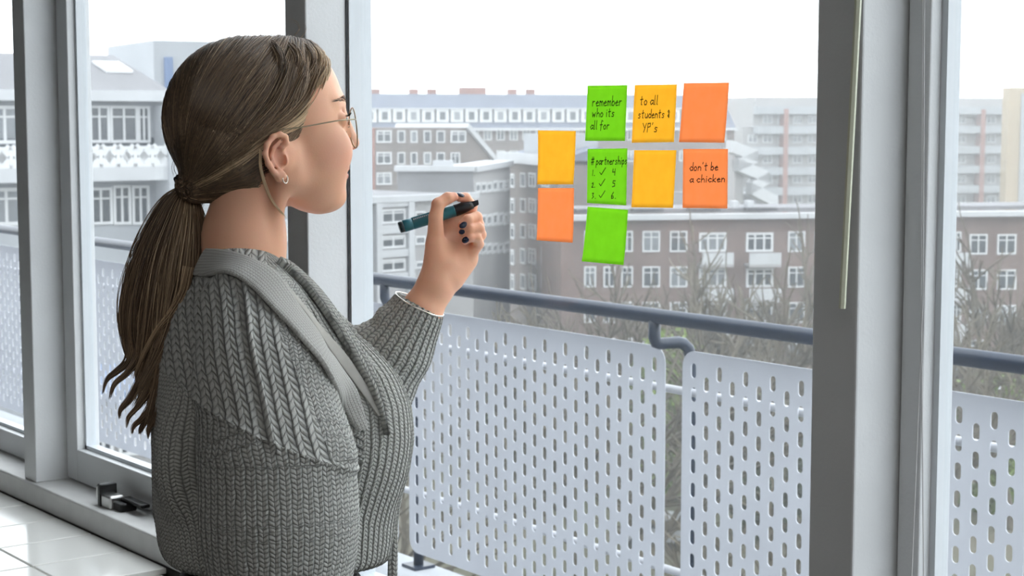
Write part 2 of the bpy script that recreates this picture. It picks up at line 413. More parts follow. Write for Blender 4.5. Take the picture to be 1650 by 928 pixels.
def rim_strip():
    # rounded rectangle frame around the perforated field
    B = .022; pts = []; x0, x1, z0, z1 = -B, PW+B, -B, PH+B; r = .05
    b = MB()
    def corner(cx_, cz_, a0):
        return [(cx_+r*math.cos(R(a0+q*18)), cz_+r*math.sin(R(a0+q*18))) for q in range(6)]
    outer = corner(x1-r, z1-r, 0)+corner(x0+r, z1-r, 90)+corner(x0+r, z0+r, 180)+corner(x1-r, z0+r, 270)
    cin = [(PW, PH), (0, PH), (0, 0), (PW, 0)]
    for y in (0, .003):
        k0 = len(b.v); b.v += [(x, y, z) for x, z in outer]+[(x, y, z) for x, z in cin]
        for q in range(24):
            a_, b_ = q, (q+1) % 24; ca, cb = q//6, ((q+1) % 24)//6
            f = [k0+a_, k0+b_, k0+24+cb, k0+24+ca] if ca != cb else [k0+a_, k0+b_, k0+24+ca]
            b.f.append(f); b.mi.append(0)
    for q in range(24):
        b.f.append([q, (q+1) % 24, 28+(q+1) % 24, 28+q]); b.mi.append(0)
    return b
rb = rim_strip()
pmesh = perforated(); pmesh.name = 'perforated_sheet'
bm = bmesh.new(); bm.from_mesh(pmesh)
vs = [bm.verts.new(v) for v in rb.v]
for f in rb.f:
    try: bm.faces.new([vs[i] for i in f])
    except ValueError: pass
bmesh.ops.remove_doubles(bm, verts=bm.verts, dist=1e-5)
bmesh.ops.recalc_face_normals(bm, faces=bm.faces)
bm.to_mesh(pmesh); bm.free(); pmesh.materials.append(M['panel'])
rail = tag(empty('balcony_railing', (-5.2, YP, -.07)), 'blue-grey pipe railing with white perforated metal panels around the balcony', 'railing')
ro = rail.location
RIM = .022
for i in range(-1, 7):
    o = link('perforated_panel', pmesh, rail); o.location = Vector((-5.17+RIM-i*PITCHX, YP, zbot+RIM-.012)) - ro
yr = YP-.07
pr = [PY(582, 447, yr), PY(1160, 523, yr), PY(1587, 578, yr)]
zr = sum(p.z for p in pr)/3
MB().tube([(-15.5-ro.x, yr-ro.y, zr-ro.z), (4-ro.x, yr-ro.y, zr-ro.z)], .023, 14).build('handrail', M['rail'], rail, smooth=True)
zb1 = PY(1078, 625, YP+.03).z; zb2 = PY(870, 853, YP+.03).z
for zb in (zb1, zb2):
    MB().tube([(-15.5-ro.x, YP+.022-ro.y, zb-ro.z), (4-ro.x, YP+.022-ro.y, zb-ro.z)], .0125, 10).build('crossbar', M['bar'], rail, smooth=True)
pxs = PY(1112, 700, YP+.06).x
for i in range(-2, 8):
    x = pxs-i*PITCHX-ro.x
    y0 = YP+.058-ro.y; yy = yr-ro.y; zt = zr-ro.z
    MB().tube([(x, y0, 0), (x, y0, zt-.13), (x-.002, y0-.008, zt-.105), (x-.006, y0-.025, zt-.09), (x-.01, y0-.045, zt-.085), (x-.018, yy+.02, zt-.085), (x-.02, yy+.005, zt-.08), (x-.022, yy, zt-.066), (x-.022, yy, zt-.01)], .019, 10).build('rail_post', M['rail'], rail, smooth=True)
    MB().box(x-.045, x+.045, y0-.045, y0+.045, 0, .012).build('base_plate', M['rail'], rail)

# ------------------------------------------------------------------ outdoors
M['facade'] = mat('grey_facade_render', (.22, .22, .23), .9, noise=.1, nscale=1)
o = MB().box(-16, -4.83, -4.3, 1.6, -.3, 2.95).build('added_facade_left', M['facade']); struct('added_facade_left', o)  # unseen block, added left of the room to shade the balcony
M['grass'] = mat('grass_and_paths', (0.062, 0.074, 0.034), 1, col2=(.10, .09, .06), nscale=.08)
o = MB().box(-900, 600, 3.9, 900, GROUND-.5, GROUND).build('ground', M['grass']); struct('ground', o)
o = MB().box(-40, 30, 1.6, 3.6, GROUND, -.3).build('outer_wall', M['wall']); struct('outer_wall', o)
M['brickA'] = brick_mat('brown_brick', (.15, .09, .075), (.19, .125, .105), (.20, .18, .17), 2)
M['brickB'] = brick_mat('grey_brown_brick', (.15, .12, .11), (.19, .155, .14), (.22, .21, .20), 2)
M['slate'] = mat('slate_roof', (0.118, 0.136, 0.180), .7, noise=.2, nscale=.5)
M['flat'] = mat('grey_roof_felt', (0.18, 0.18, 0.19), .9, noise=.15, nscale=.3)
M['cornice'] = mat('white_painted_cornice', (0.40, 0.41, 0.425), .6, noise=.1, nscale=1)
M['winframe'] = mat('white_window_frame', (0.50, 0.51, 0.52), .5)
M['pane'] = mat('dark_window_pane', (0.062, 0.074, 0.087), .12, noise=.4, nscale=.7)
M['panepale'] = mat('curtained_window_pane', (0.211, 0.229, 0.248), .2, noise=.4, nscale=.6)
M['render'] = mat('white_render', (0.29, 0.305, 0.325), .8, noise=.12, nscale=.4)
M['concrete'] = mat('pale_concrete', (0.28, 0.275, 0.275), .85, noise=.12, nscale=.4)
M['tan'] = mat('tan_render', (0.341, 0.273, 0.186), .85, noise=.1, nscale=.4)
M['blue'] = mat('blue_cladding', (0.099, 0.149, 0.260), .6)
M['redbrick'] = mat('red_brick_pier', (0.260, 0.136, 0.112), .9, noise=.2, nscale=.5)
class Fac:
    """a building whose front runs from plan point A to B; local x along the front, y away, z up from ground"""
    def __init__(s, name, label, pxL, dL, pxR, dR, cat='building', group=None, zg=None):
        a, b = P(pxL, 195, dL), P(pxR, 195, dR); s.A = Vector((a.x, a.y, 0)); s.B = Vector((b.x, b.y, 0))
        s.d = (s.B-s.A); s.L = s.d.length; s.d.normalize(); s.n = Vector((-s.d.y, s.d.x, 0))
        s.zg = GROUND if zg is None else zg
        s.root = tag(empty(name, (s.A.x, s.A.y, s.zg), math.atan2(s.d.y, s.d.x)), label, cat, group)
    def at(s, px, py, off=0):
        r = ray(px, py); q = s.A + s.n*off; t_ = ((q-Vector((CAM.x, CAM.y, 0))).dot(s.n))/Vector((r.x, r.y, 0)).dot(s.n)
        w_ = CAM+r*t_; return (w_-s.A).dot(s.d), w_.z-s.zg
    def box(s, name, mt_, x0, x1, z0, z1, y0=0, y1=12, bevel=0):
        return MB().box(x0, x1, y0, y1, z0, z1).build(name, mt_, s.root)
wcache = {}
def window(fc, x, z, wd, ht, style=2, pane='pane', y=-.0, frame='winframe', fw=None, name='window'):
    key = (round(wd, 2), round(ht, 2), style, frame)
    fw_ = fw or max(.10, .08*wd)
    if key not in wcache:
        b = MB(); h2 = wd/2
        b.box(-h2, h2, -.10, .05, 0, fw_).box(-h2, h2, -.10, .05, ht-fw_, ht).box(-h2, -h2+fw_, -.10, .05, fw_, ht-fw_).box(h2-fw_, h2, -.10, .05, fw_, ht-fw_)
        for q in range(1, style):
            xx = -h2+wd*q/style; b.box(xx-fw_*.4, xx+fw_*.4, -.08, .04, fw_, ht-fw_)
        if style >= 2: b.box(-h2+fw_, h2-fw_, -.075, .035, ht*.68, ht*.68+fw_*.6)
        o_ = b.build(name, M[frame], fc.root); m1 = o_.data
        p_ = MB().box(-h2+fw_*.5, h2-fw_*.5, -.02, .02, fw_*.5, ht-fw_*.5).build('pane', M[pane], o_)
        wcache[key] = (m1, {pane: p_.data})
    else:
        m1, pd = wcache[key]
        o_ = link(name, m1, fc.root)
        if pane not in pd:
            h2 = wd/2
            p_ = MB().box(-h2+fw_*.5, h2-fw_*.5, -.02, .02, fw_*.5, ht-fw_*.5).build('pane', M[pane], o_); pd[pane] = p_.data
        else: link('pane', pd[pane], o_)
    o_.location = (x, y, z); return o_
def winpx(fc, x0, y0, x1, y1, **k):
    off = k.pop('off', 0)
    a, b = fc.at(x0, y1, off), fc.at(x1, y0, off)
    wd = round(abs(b[0]-a[0]), 1); ht = round(b[1]-a[1], 1)
    return window(fc, (a[0]+b[0])/2, a[1], max(.4, wd), max(.4, ht), y=off, **k)
random.seed(11)
# --- 1 long slate-roofed block far away
f = Fac('mansard_block', 'long far block with blue-grey slate roof and a row of white dormers', 560, 200, 1184, 212)
ze = f.at(760, 206)[1]; zr_ = f.at(760, 151)[1]
f.box('wall', M['brickB'], 0, f.L, 0, ze, 0, 14)
# proper sloped roof volume
b = MB(); y0, y1 = -.3, 14.3
b.v = [(0, y0, ze), (f.L, y0, ze), (f.L, y1, ze), (0, y1, ze), (.5, y0+3.2, zr_), (f.L-.5, y0+3.2, zr_), (f.L-.5, y1-3, zr_), (.5, y1-3, zr_)]
b.f = [[0, 1, 5, 4], [1, 2, 6, 5], [2, 3, 7, 6], [3, 0, 4, 7], [4, 5, 6, 7], [3, 2, 1, 0]]; b.mi = [0]*6
b.build('roof', M['slate'], f.root)
f.box('gutter', M['cornice'], -.2, f.L+.2, ze-.35, ze, -.7, 0)
dx = 0
for i in range(27):
    px = 588+i*23.3
    if px > 1160: break
    s_, z_ = f.at(px+9, 197)
    s2, z2 = f.at(px+9, 176)
    b = MB().box(-.75, .75, .15, 2.6, 0, z2-z_).box(-.85, .85, 0, 2.7, z2-z_, z2-z_+.12)
    o = b.build('dormer', M['winframe'], f.root); o.location = (s_, -.1, z_)
    p_ = MB().box(-.34, .34, .10, .16, .3, z2-z_-.3).build('pane', M['pane' if i % 3 else 'panepale'], o)
for i in range(30):
    for j in range(2):
        px = 590+i*21
        if px > 1168: break
        winpx(f, px, 209+j*34, px+13, 226+j*34, style=2, pane='panepale' if (i+j) % 2 else 'pane')
for px in (615, 678, 708, 775, 840, 870):
    s_, z_ = f.at(px, 152); w2 = 1.6 if px == 775 else .5
    f.box('chimney', M['redbrick'], s_-w2, s_+w2, z_-.5, z_+(.9 if w2 > 1 else .7), 4, 5)
# --- 2 gabled brick block
f = Fac('gabled_brick_block', 'brown brick block with a sloping gable end and double white windows', 540, 150, 800, 160)
zt2 = f.at(640, 206)[1]
xg = f.at(752, 206)[0]; xe_, ze_ = f.at(808, 278)
MB().prism([(0, 0), (xe_, 0), (xe_, ze_), (xg, zt2), (0, zt2)], 0, 12).build('wall', M['brickB'], f.root)
b = MB(); b.prism([(xg-.2, zt2), (xe_+.4, ze_-.2), (xe_+.4, ze_+.35), (xg, zt2+.4)], -.4, 12.4).build('verge', M['cornice'], f.root)
for (xa, xb) in ((582, 586.5), (606, 630), (640, 652), (661, 672), (682, 694), (703, 716), (726, 750)):
    for (ya, yb) in ((210, 230), (245, 265), (278, 298)):
        if xa == 726 and ya == 278: continue
        x2 = xb-10 if (xa == 726 and ya == 245) else xb
        winpx(f, xa, ya, x2, yb, style=2 if xb-xa > 14 else 1, pane=random.choice(['pane', 'panepale']))
f.box('drainpipe', M['redbrick'], f.at(598, 300)[0], f.at(603, 300)[0], 0, zt2, -.2, 0)
# --- 3 low grey-roofed building
f = Fac('grey_parapet_building', 'low building with a deep plain grey parapet and a pale capping', 640, 112, 762, 112)
f2 = Fac('white_windowed_wing', 'pale building wing with a band of closely spaced white windows', 763, 113.2, 822, 130)
z1_ = f.at(700, 276)[1]
f.box('wall', M['flat'], 0, f.L, 0, z1_, 0, 1.1); f.box('capping', M['cornice'], -.2, f.L+.1, z1_, z1_+.35, -.25, 1.1)
f.box('skylight', M['cornice'], f.at(697, 270)[0], f.at(730, 270)[0], z1_+.3, z1_+.7, .3, 1)
f2.box('wall', M['concrete'], 0, f2.L, 0, z1_-.1, 0, 2); f2.box('capping', M['cornice'], 0, f2.L+.2, z1_-.1, z1_+.3, -.25, 2)
for i in range(6):
    for (ya, yb) in ((291, 312), (345, 367), (392, 412)):
        winpx(f2, 765+i*9.3, ya-i*.8+ (2 if ya < 300 else 0), 772.5+i*9.3, yb-i*.8, style=1, pane='panepale')
# --- 4 white framed balcony block
f = Fac('white_framed_block', 'pale block with a big white frame around stacked balcony windows', 555, 92, 762, 99)
zt4 = f.at(640, 321)[1]
f.box('wall', M['concrete'], 0, f.L, 0, zt4, 0, 9); f.box('parapet', M['cornice'], -.2, f.L+.2, zt4-.15, zt4+.2, -.3, .1); f.box('roof', M['flat'], 0, f.L, zt4, zt4+.1, .1, 9)
xa, xb = f.at(602, 328)[0], f.at(662, 328)[0]
for (p_, q_) in ((602, 611), (654, 663)): f.box('upright', M['cornice'], f.at(p_, 400)[0], f.at(q_, 400)[0], 0, f.at(630, 325)[1], -.3, 0)
for (ya, yb) in ((325, 333), (362, 376), (402, 414), (440, 452)): f.box('balcony_front', M['cornice'], xa, xb, f.at(630, yb)[1], f.at(630, ya)[1], -.22, 0)
for (ya, yb) in ((335, 361), (377, 401), (415, 439)):
    winpx(f, 613, ya, 652, yb, style=2, pane='pane', fw=.12)
    for (xa_, xb_) in ((582, 597), (668, 684), (690, 706), (716, 732), (738, 754)): winpx(f, xa_, ya+4, xb_, yb-6, style=1 if xb_ < 700 else 2, pane='pane' if ya < 360 else 'panepale')
# --- 5 receding brick row
f = Fac('receding_brick_row', 'brick row with a pale lower roof behind the amber and orange note pair', 812, 136, 900, 122)
zt5 = f.at(850, 262)[1]
f.box('wall', M['brickB'], 0, f.L, 0, zt5, 0, 6); f.box('gutter', M['cornice'], -.2, f.L, zt5-.1, zt5+.7, -.5, 0)
b = MB(); zz = f.at(850, 235)[1]
b.v = [(0, -.3, zt5+.3), (f.L, -.3, zt5+.3), (f.L, 6, zt5+.3), (0, 6, zt5+.3), (0, 3, zz), (f.L, 3, zz)]
b.f = [[0, 1, 5, 4], [2, 3, 4, 5], [1, 2, 5], [3, 0, 4], [3, 2, 1, 0]]; b.mi = [0]*5; b.build('roof', M['slate'], f.root)
f.box('rooftop_box', M['render'], f.at(838, 262)[0], f.at(880, 262)[0], zt5+.5, zt5+2.2, .3, 4)
for (xa_, xb_) in ((818, 830), (840, 848), (853, 864), (874, 886)):
    for q in range(5):
        ya = 279+q*41; winpx(f, xa_, ya, xb_, ya+22, style=2 if xb_-xa_ > 9 else 1, pane=random.choice(['pane', 'panepale']))
# --- 6 brick apartment block on the right
f = Fac('brick_apartment_block', 'brown brick apartment block with white windows, white balconies and a white cornice', 905, 112, 1720, 118)
zc = f.at(1200, 352)[1]; zt6 = f.at(1200, 337)[1]
f.box('wall', M['brickA'], 0, f.L, 0, zc, 0, 7)
f.box('cornice', M['cornice'], -.3, f.L+.3, zc, zc+.35, -.7, .2); f.box('attic', M['flat'], .5, f.L, zc+.35, zt6, 1.5, 6.5)
for xa_ in range(930, 1290, 92): f.box('coping', M['gasket'], f.at(xa_, 345)[0], f.at(xa_+48, 345)[0], zc+.5, zc+.7, .2, 1.2)
for xa_ in (1195, 1220): f.box('chimney', M['cornice'], f.at(xa_, 340)[0], f.at(xa_+10, 340)[0], zc+.3, zt6+.45, 2, 3)
rows = ((372, 406), (430, 463), (487, 520), (544, 576))
for j, (ya, yb) in enumerate(rows):
    for (xa_, xb_) in ((941, 960), (972, 991), (1000, 1020), (1035, 1063), (1079, 1107), (1269, 1297), (1312, 1338), (1356, 1384), (1440, 1468), (1490, 1515), (1561, 1591), (1606, 1637)):
        yy = 2 if xa_ > 1500 else 0
        winpx(f, xa_, ya+yy*2, xb_, yb+yy*2, style=2, pane='pane' if (xa_+j) % 3 else 'panepale')
    for (xa_, xb_) in ((1124, 1174), (1199, 1250), (1398, 1430), (1524, 1552)):
        winpx(f, xa_+2, ya+2, xb_-4, yb, style=3, pane='panepale' if xa_ < 1150 else 'pane')
        x0_, z0_ = f.at(xa_, yb+18); x1_, z1b = f.at(xb_, yb-1)
        f.box('balcony_front', M['cornice'], x0_, x1_, z0_, z1b, -1.2, -1.08)
        f.box('balcony_slab', M['concrete'], x0_, x1_, z0_-.2, z0_, -1.2, 0)
# --- 7 tower blocks
f = Fac('tower_block', 'tall pale tower block with stacked white balcony bands', 1196, 250, 1626, 262)
zt7 = f.at(1400, 165)[1]
x0_ = f.at(1214, 170)[0]
f.box('wall', M['concrete'], x0_, f.L, 0, zt7, 0, 14)
f.box('penthouse', M['concrete'], f.at(1222, 160)[0], f.L, zt7, f.at(1400, 157)[1], 1, 13)
f.box('low_wing', M['concrete'], 0, x0_, 0, f.at(1200, 205)[1], 0, 14)
for q, yb in enumerate((172, 203, 236, 268, 300, 331)):
    za, zb_ = f.at(1400, yb+12)[1], f.at(1400, yb)[1]
    f.box('balcony_band', M['render'], x0_ if q < 2 else 0, f.L, za, zb_, -1.5, 0)
    for px in range(1205, 1620, 24):
        if q == 0 and px < 1220: continue
        if 1566 < px+8 < 1582: continue
        winpx(f, px, yb+14, px+15, yb+27, style=2, pane='panepale')
for px in (1256, 1572): f.box('brick_pier', M['redbrick'], f.at(px, 200)[0], f.at(px+7, 200)[0], 0, zt7-1, -1.6, 0)
f = Fac('tan_tower', 'tan tower wall with a tall white window strip at the right edge', 1624, 240, 1720, 240)
f.box('wall', M['tan'], 0, f.L, 0, f.at(1640, 141)[1], 0, 3)
f.box('window_strip', M['render'], f.at(1644, 200)[0], f.at(1656, 200)[0], 4, f.at(1640, 150)[1], -.3, 0)
# zigzag outdoor stair
f = Fac('zigzag_stair', 'white outdoor stair zigzagging in front of the tower block', 1178, 180, 1262, 183)
b = MB()
pts_ = [(1180, 232), (1222, 248), (1190, 262), (1240, 282), (1212, 300), (1254, 322)]
for (xa_, ya), (xb_, yb) in zip(pts_[:-1], pts_[1:]):
    p_, q_ = f.at(xa_, ya), f.at(xb_, yb)
    if p_[0] > q_[0]: p_, q_ = q_, p_
    o = MB().prism([(p_[0], p_[1]-.9), (q_[0], q_[1]-.9), (q_[0], q_[1]+.4), (p_[0], p_[1]+.4)], 0, 1.2).build('flight', M['cornice'], f.root)
f.box('stair_tower', M['concrete'], f.at(1196, 300)[0], f.at(1210, 300)[0], 0, f.at(1200, 240)[1], 1.4, 4)
f.box('low_roof', M['flat'], f.at(1180, 300)[0], f.at(1262, 300)[0], 0, f.at(1200, 315)[1], 3, 12)
# --- 8 white house close by on the left
f = Fac('white_house', 'white house with grey pitched roof, skylight and lattice balcony behind the left windows', -60, 62, 262, 66)
ze8 = f.at(150, 150)[1]; zr8 = f.at(150, 80)[1]
f.box('wall', M['render'], 0, f.L, 0, ze8, 0, 9)
b = MB(); b.v = [(-.3, -.6, ze8), (f.L+.3, -.6, ze8), (f.L+.3, 9, ze8), (-.3, 9, ze8), (-.3, 5, zr8), (f.L-.2, 5, zr8)]
b.f = [[0, 1, 5, 4], [2, 3, 4, 5], [1, 2, 5], [3, 0, 4], [3, 2, 1, 0]]; b.mi = [0]*5; b.build('roof', M['flat'], f.root)
f.box('fascia', M['cornice'], -.3, f.L+.3, f.at(150, 163)[1], ze8+.1, -.75, 0)
s0_, _ = f.at(222, 105); tt = .6
zsk = ze8+(zr8-ze8)*.55
b = MB(); sl = (zr8-ze8)/5.6
y_ = 2.2; b.v = [(s0_-.5, y_, ze8+(y_+.6)*sl+.12), (s0_+.6, y_, ze8+(y_+.6)*sl+.12), (s0_+.5, y_+1.4, ze8+(y_+2)*sl+.12), (s0_-.6, y_+1.4, ze8+(y_+2)*sl+.12)]
b.v += [(x, y, z-.1) for x, y, z in b.v]; b.f = [[0, 1, 2, 3], [7, 6, 5, 4], [0, 4, 5, 1], [1, 5, 6, 2], [2, 6, 7, 3], [3, 7, 4, 0]]; b.mi = [0]*6
b.build('skylight', M['winframe'], f.root)
for (x0w, x1w, ya, yb, st) in ((-40, 30, 172, 232, 3), (143, 176, 172, 230, 1), (178, 220, 172, 230, 2), (222, 240, 172, 230, 1), (-40, 34, 303, 365, 3), (144, 180, 300, 362, 1), (182, 210, 300, 362, 1), (212, 240, 300, 362, 1)):
    winpx(f, x0w, ya, x1w, yb, style=max(2, st), pane='pane' if st != 3 else 'panepale')
zl0, zl1 = f.at(150, 268)[1], f.at(150, 235)[1]
f.box('balcony_slab', M['cornice'], 0, f.at(256, 280)[0], f.at(150, 290)[1], zl0, -1.4, 0)
b = MB(); xe_ = f.at(252, 260)[0]; nx = 11; cw = (xe_-0)/nx; hh_ = zl1-zl0
b.box(0, xe_, -1.4, -1.3, zl0, zl0+.12).box(0, xe_, -1.4, -1.3, zl1-.12, zl1)
for q in range(nx):
    for sgn in (0, 1):
        xa_, xb_ = q*cw, (q+1)*cw
        if sgn: xa_, xb_ = xb_, xa_
        d_ = Vector((xb_-xa_, 0, hh_)).normalized(); nn = Vector((-d_.z, 0, d_.x))*.15
        A_, B_ = Vector((xa_, 0, zl0)), Vector((xb_, 0, zl1))
        b.prism([((A_+nn).x, (A_+nn).z), ((A_-nn).x, (A_-nn).z), ((B_-nn).x, (B_-nn).z), ((B_+nn).x, (B_+nn).z)], -1.39, -1.31)
    b.box(q*cw-.07, q*cw+.07, -1.4, -1.3, zl0, zl1)
b.build('lattice_balustrade', M['winframe'], f.root)
f.box('lattice_shade', M['pane'], .3, f.at(248, 260)[0], zl0, zl1+.3, -.05, 0); f.box('side_pier', M['render'], f.at(250, 300)[0], f.L, 0, f.at(250, 170)[1], -1.6, 0)  # first box: dark sheet imitating the shade behind the lattice
f = Fac('pale_side_block', 'pale taller block with a blue vertical strip behind the head', 250, 80, 520, 84)
f.box('wall', M['render'], 0, f.L, 0, f.at(300, 66)[1], 0, 8); f.box('blue_strip', M['blue'], f.at(266, 200)[0], f.at(279, 200)[0], f.at(270, 300)[1], f.at(270, 92)[1], -.15, 0)
for px in (390, 435):
    for py in (95, 160, 225, 290, 355): winpx(f, px, py, px+28, py+36, style=2, pane='panepale')
# low annex below on the left
f = Fac('grey_annex', 'low grey annex with a row of dark windows seen low behind the left window', 100, 50, 330, 52)
f.box('wall', M['concrete'], 0, f.L, 0, f.at(200, 640)[1], 0, 6); f.box('roof', M['blue'], -.2, f.L+.2, f.at(200, 640)[1], f.at(200, 640)[1]+.2, -.3, 6)
for px in (150, 190, 230): winpx(f, px, 700, px+32, 735, style=2)

# ------------------------------------------------------------------ bare trees, shrubs, cars
M['bark'] = mat('grey_brown_bark', (0.11, 0.095, 0.068), .95, noise=.3, nscale=3)
def tree_mesh(seed, H, levels=5):
    rnd = random.Random(seed); tr = MB(); tw_ = MB()
    def grow(p, d, L, r, lv):
        n_ = 3; pts = [p]; dd = d.copy()
        for i in range(n_):
            dd = (dd+Vector((rnd.uniform(-.16, .16), rnd.uniform(-.16, .16), rnd.uniform(-.02, .12)))).normalized(); pts.append(pts[-1]+dd*L/n_)
        (tr if lv < 2 else tw_).tube(pts, [r*(1-.35*i/n_) for i in range(n_+1)], 6 if lv < 2 else 3, caps=False)
        if lv >= levels: return
        nb = 3 if lv else 5
        for i in range(nb):
            t_ = rnd.uniform(.4, 1); q = pts[min(n_, int(t_*n_))]
            a_ = Vector((rnd.gauss(0, 1), rnd.gauss(0, 1), rnd.gauss(.1, .5))).normalized()
            grow(q, (dd*.8+a_*.75).normalized(), L*rnd.uniform(.6, .8), r*.64, lv+1)
        grow(pts[-1], dd, L*.75, r*.62, lv+1)
    grow(Vector((0, 0, 0)), Vector((0, 0, 1)), H*.3, H*.02, 0)
    return tr, tw_
protos = []
tspots = [(600, 46, 11, 'bare tree low in the narrow strip right of the window frame behind the railing'), (790, 80, 10, 'bare tree rising behind the raised hand and the white framed block'), (870, 85, 10.5, 'bare tree below the orange note of the left pair'), (935, 70, 10.5, 'bare tree left of the lowest green note'), (985, 88, 12, 'bare tree right below the lowest green note'), (1040, 66, 11, 'bare tree above the gap between the two railing panels'), (1095, 90, 13, 'bare tree before the windows just left of the pale balconies'), (1145, 72, 11.5, 'bare tree in front of the first stack of white balconies'), (1200, 92, 12, 'bare tree between the two stacks of white balconies'), (1245, 76, 12, 'bare tree in front of the second stack of white balconies'), (1290, 94, 13, 'bare tree against the dark right window post'), (1535, 70, 11, 'bare tree at the left edge of the far right window'), (1590, 92, 13, 'bare tree in the middle of the far right window'), (1645, 78, 12, 'bare tree at the right edge of the far right window'), (1230, 52, 8.5, 'low bare tree close behind the right perforated panel')]
for i, (px, d, H, tlab) in enumerate(tspots):
    p_ = P(px, 195, d); loc = (p_.x, p_.y, GROUND)
    r_ = tag(empty('bare_tree', loc, i*1.3), tlab, 'tree', 'bare trees in the courtyard')
    if i < 5:
        tr, tw_ = tree_mesh(100+i, 12, 4)
        a_ = tr.build('trunk', M['bark'], r_, smooth=True); b_ = tw_.build('twigs', M['bark'], r_)
        protos.append((a_.data, b_.data))
    else:
        link('trunk', protos[i % 5][0], r_); link('twigs', protos[i % 5][1], r_)
    sc = H/12*1.25; r_.scale = (sc, sc, sc)
# leafy shrubs (built of real leaves)
def leafblob(name, rad, n_, seed, mt_, parent):
    rs = np.random.RandomState(seed); c = rs.normal(size=(n_, 3)); c /= np.linalg.norm(c, axis=1)[:, None]
    c *= (rs.rand(n_, 1)**.4)*np.array(rad); c[:, 2] += rad[2]*.9; c[:, 2] = np.maximum(c[:, 2], .05)
    a_ = rs.normal(size=(n_, 3))*.11; b_ = rs.normal(size=(n_, 3))*.11
    v = np.stack([c-a_, c+b_, c+a_, c-b_], 1).reshape(-1, 3); fcs = np.arange(n_*4).reshape(-1, 4)
    me = bpy.data.meshes.new(name); me.from_pydata(v.tolist(), [], fcs.tolist()); me.materials.append(mt_)
    return link(name, me, parent)
M['leaf'] = mat('olive_leaf', (.17, .25, .045), .7, noise=.5, nscale=1.5); M['leaf2'] = mat('dull_green_leaf', (0.062, 0.087, 0.037), .7, noise=.5, nscale=1.5)
for i, (px, py, rx, rz, mt_, lab) in enumerate(((1080, 800, 2.6, 4.6, 'leaf', 'bright olive evergreen shrub seen in the gap between the two railing panels'), (1160, 800, 3, 3.2, 'leaf', 'olive shrub behind the left part of the right perforated panel'),
        (1240, 860, 3, 3.4, 'leaf2', 'dull green shrub low behind the right perforated panel'), (960, 760, 3, 3, 'leaf2', 'dull green shrub behind the right half of the large perforated panel'), (1600, 820, 3.4, 3.6, 'leaf', 'olive shrub behind the panel at the far right window'), (860, 740, 3, 2.6, 'leaf2', 'dark shrub behind the middle of the large perforated panel'),
        (1560, 600, 2.2, 2.6, 'leaf2', 'small round shrub below the handrail in the far right window'), (1010, 590, 2.2, 2.4, 'leaf2', 'small shrub just above the top right corner of the large panel'))):
    q = PZp(px, py, GROUND)
    r_ = tag(empty('shrub', (q.x, q.y, GROUND)), lab, 'shrub'); leafblob('foliage', (rx, rx, rz), 3500, 50+i, M[mt_], r_)
    MB().tube([(0, 0, 0), (.1, 0, rz*.8)], .12, 6).build('stem', M['bark'], r_)
carp = mat('silver_car_paint', (.42, .44, .47), .3, .3); 
for px, py, lab, rz_ in ((1078, 880, 'parked grey car low between the two railing panels', .7), (1600, 655, 'dark parked car beyond the trees at the far right', .2), (860, 560, 'grey parked car under the trees above the large panel', .1)):
    q = PZp(px, py, GROUND)
    r_ = tag(empty('car', (q.x, q.y, GROUND), rz_), lab, 'car')
    MB().prism([(-2.1, .35), (2.1, .35), (2.15, .75), (1.9, .9), (1.1, .95), (.5, 1.42), (-1.1, 1.45), (-1.8, .98), (-2.15, .9)], -.85, .85).build('body', carp, r_, bevel=.08)
    MB().prism([(1.0, .97), (.48, 1.36), (-1.08, 1.38), (-1.65, .99)], -.87, .87).build('side_windows', M['pane'], r_)
    for wx in (-1.3, 1.3):
        for wy in (-.8, .8):
            MB().tube([(wx, wy-.1, .33), (wx, wy+.1, .33)], .33, 14).build('wheel', M['gasket'], r_)

# ------------------------------------------------------------------ winter haze over the courtyard
hz = bpy.data.materials.new('winter_haze'); hz.use_nodes = True; ht = hz.node_tree; ht.nodes.clear()
ho = ht.nodes.new('ShaderNodeOutputMaterial'); hv = ht.nodes.new('ShaderNodeVolumeScatter'); hv.inputs['Color'].default_value = (.95, .97, 1, 1); hv.inputs['Density'].default_value = .0010
ht.links.new(hv.outputs[0], ho.inputs['Volume'])
o = MB().box(-500, 120, 6, 420, GROUND-.2, 60).build('haze', hz); tag(o, 'thin pale winter haze over the courtyard and far roofs', 'haze', kind='stuff')
# ------------------------------------------------------------------ the woman: field-sculpted body, knitted cardigan, hair
import openvdb as vdb
F32 = np.float32
CAMM = cam.matrix_world.copy()
def K(px, py, d): return np.array([(px-825)/FPX*d, -(py-464)/FPX*d, d])
RB = np.array(RIGHT); UB = np.array(UPV); FB = np.array(FWD); CB = np.array(CAM)
def toW(p): p = np.asarray(p); return CB + p[..., 0:1]*RB + p[..., 1:2]*UB + p[..., 2:3]*FB
def smin(a, b, k):
    h = np.clip(.5+.5*(b-a)/k, 0, 1); return b*(1-h)+a*h-k*h*(1-h)
def smax(a, b, k): return -smin(-a, -b, k)
def ell(X, c, r, R_=None):
    x, y, z = X[0]-c[0], X[1]-c[1], X[2]-c[2]
    if R_ is not None: x, y, z = (R_[0][0]*x+R_[0][1]*y+R_[0][2]*z, R_[1][0]*x+R_[1][1]*y+R_[1][2]*z, R_[2][0]*x+R_[2][1]*y+R_[2][2]*z)
    a = np.sqrt((x/r[0])**2+(y/r[1])**2+(z/r[2])**2); b = np.sqrt((x/r[0]**2)**2+(y/r[1]**2)**2+(z/r[2]**2)**2)+1e-6
    return a*(a-1)/b
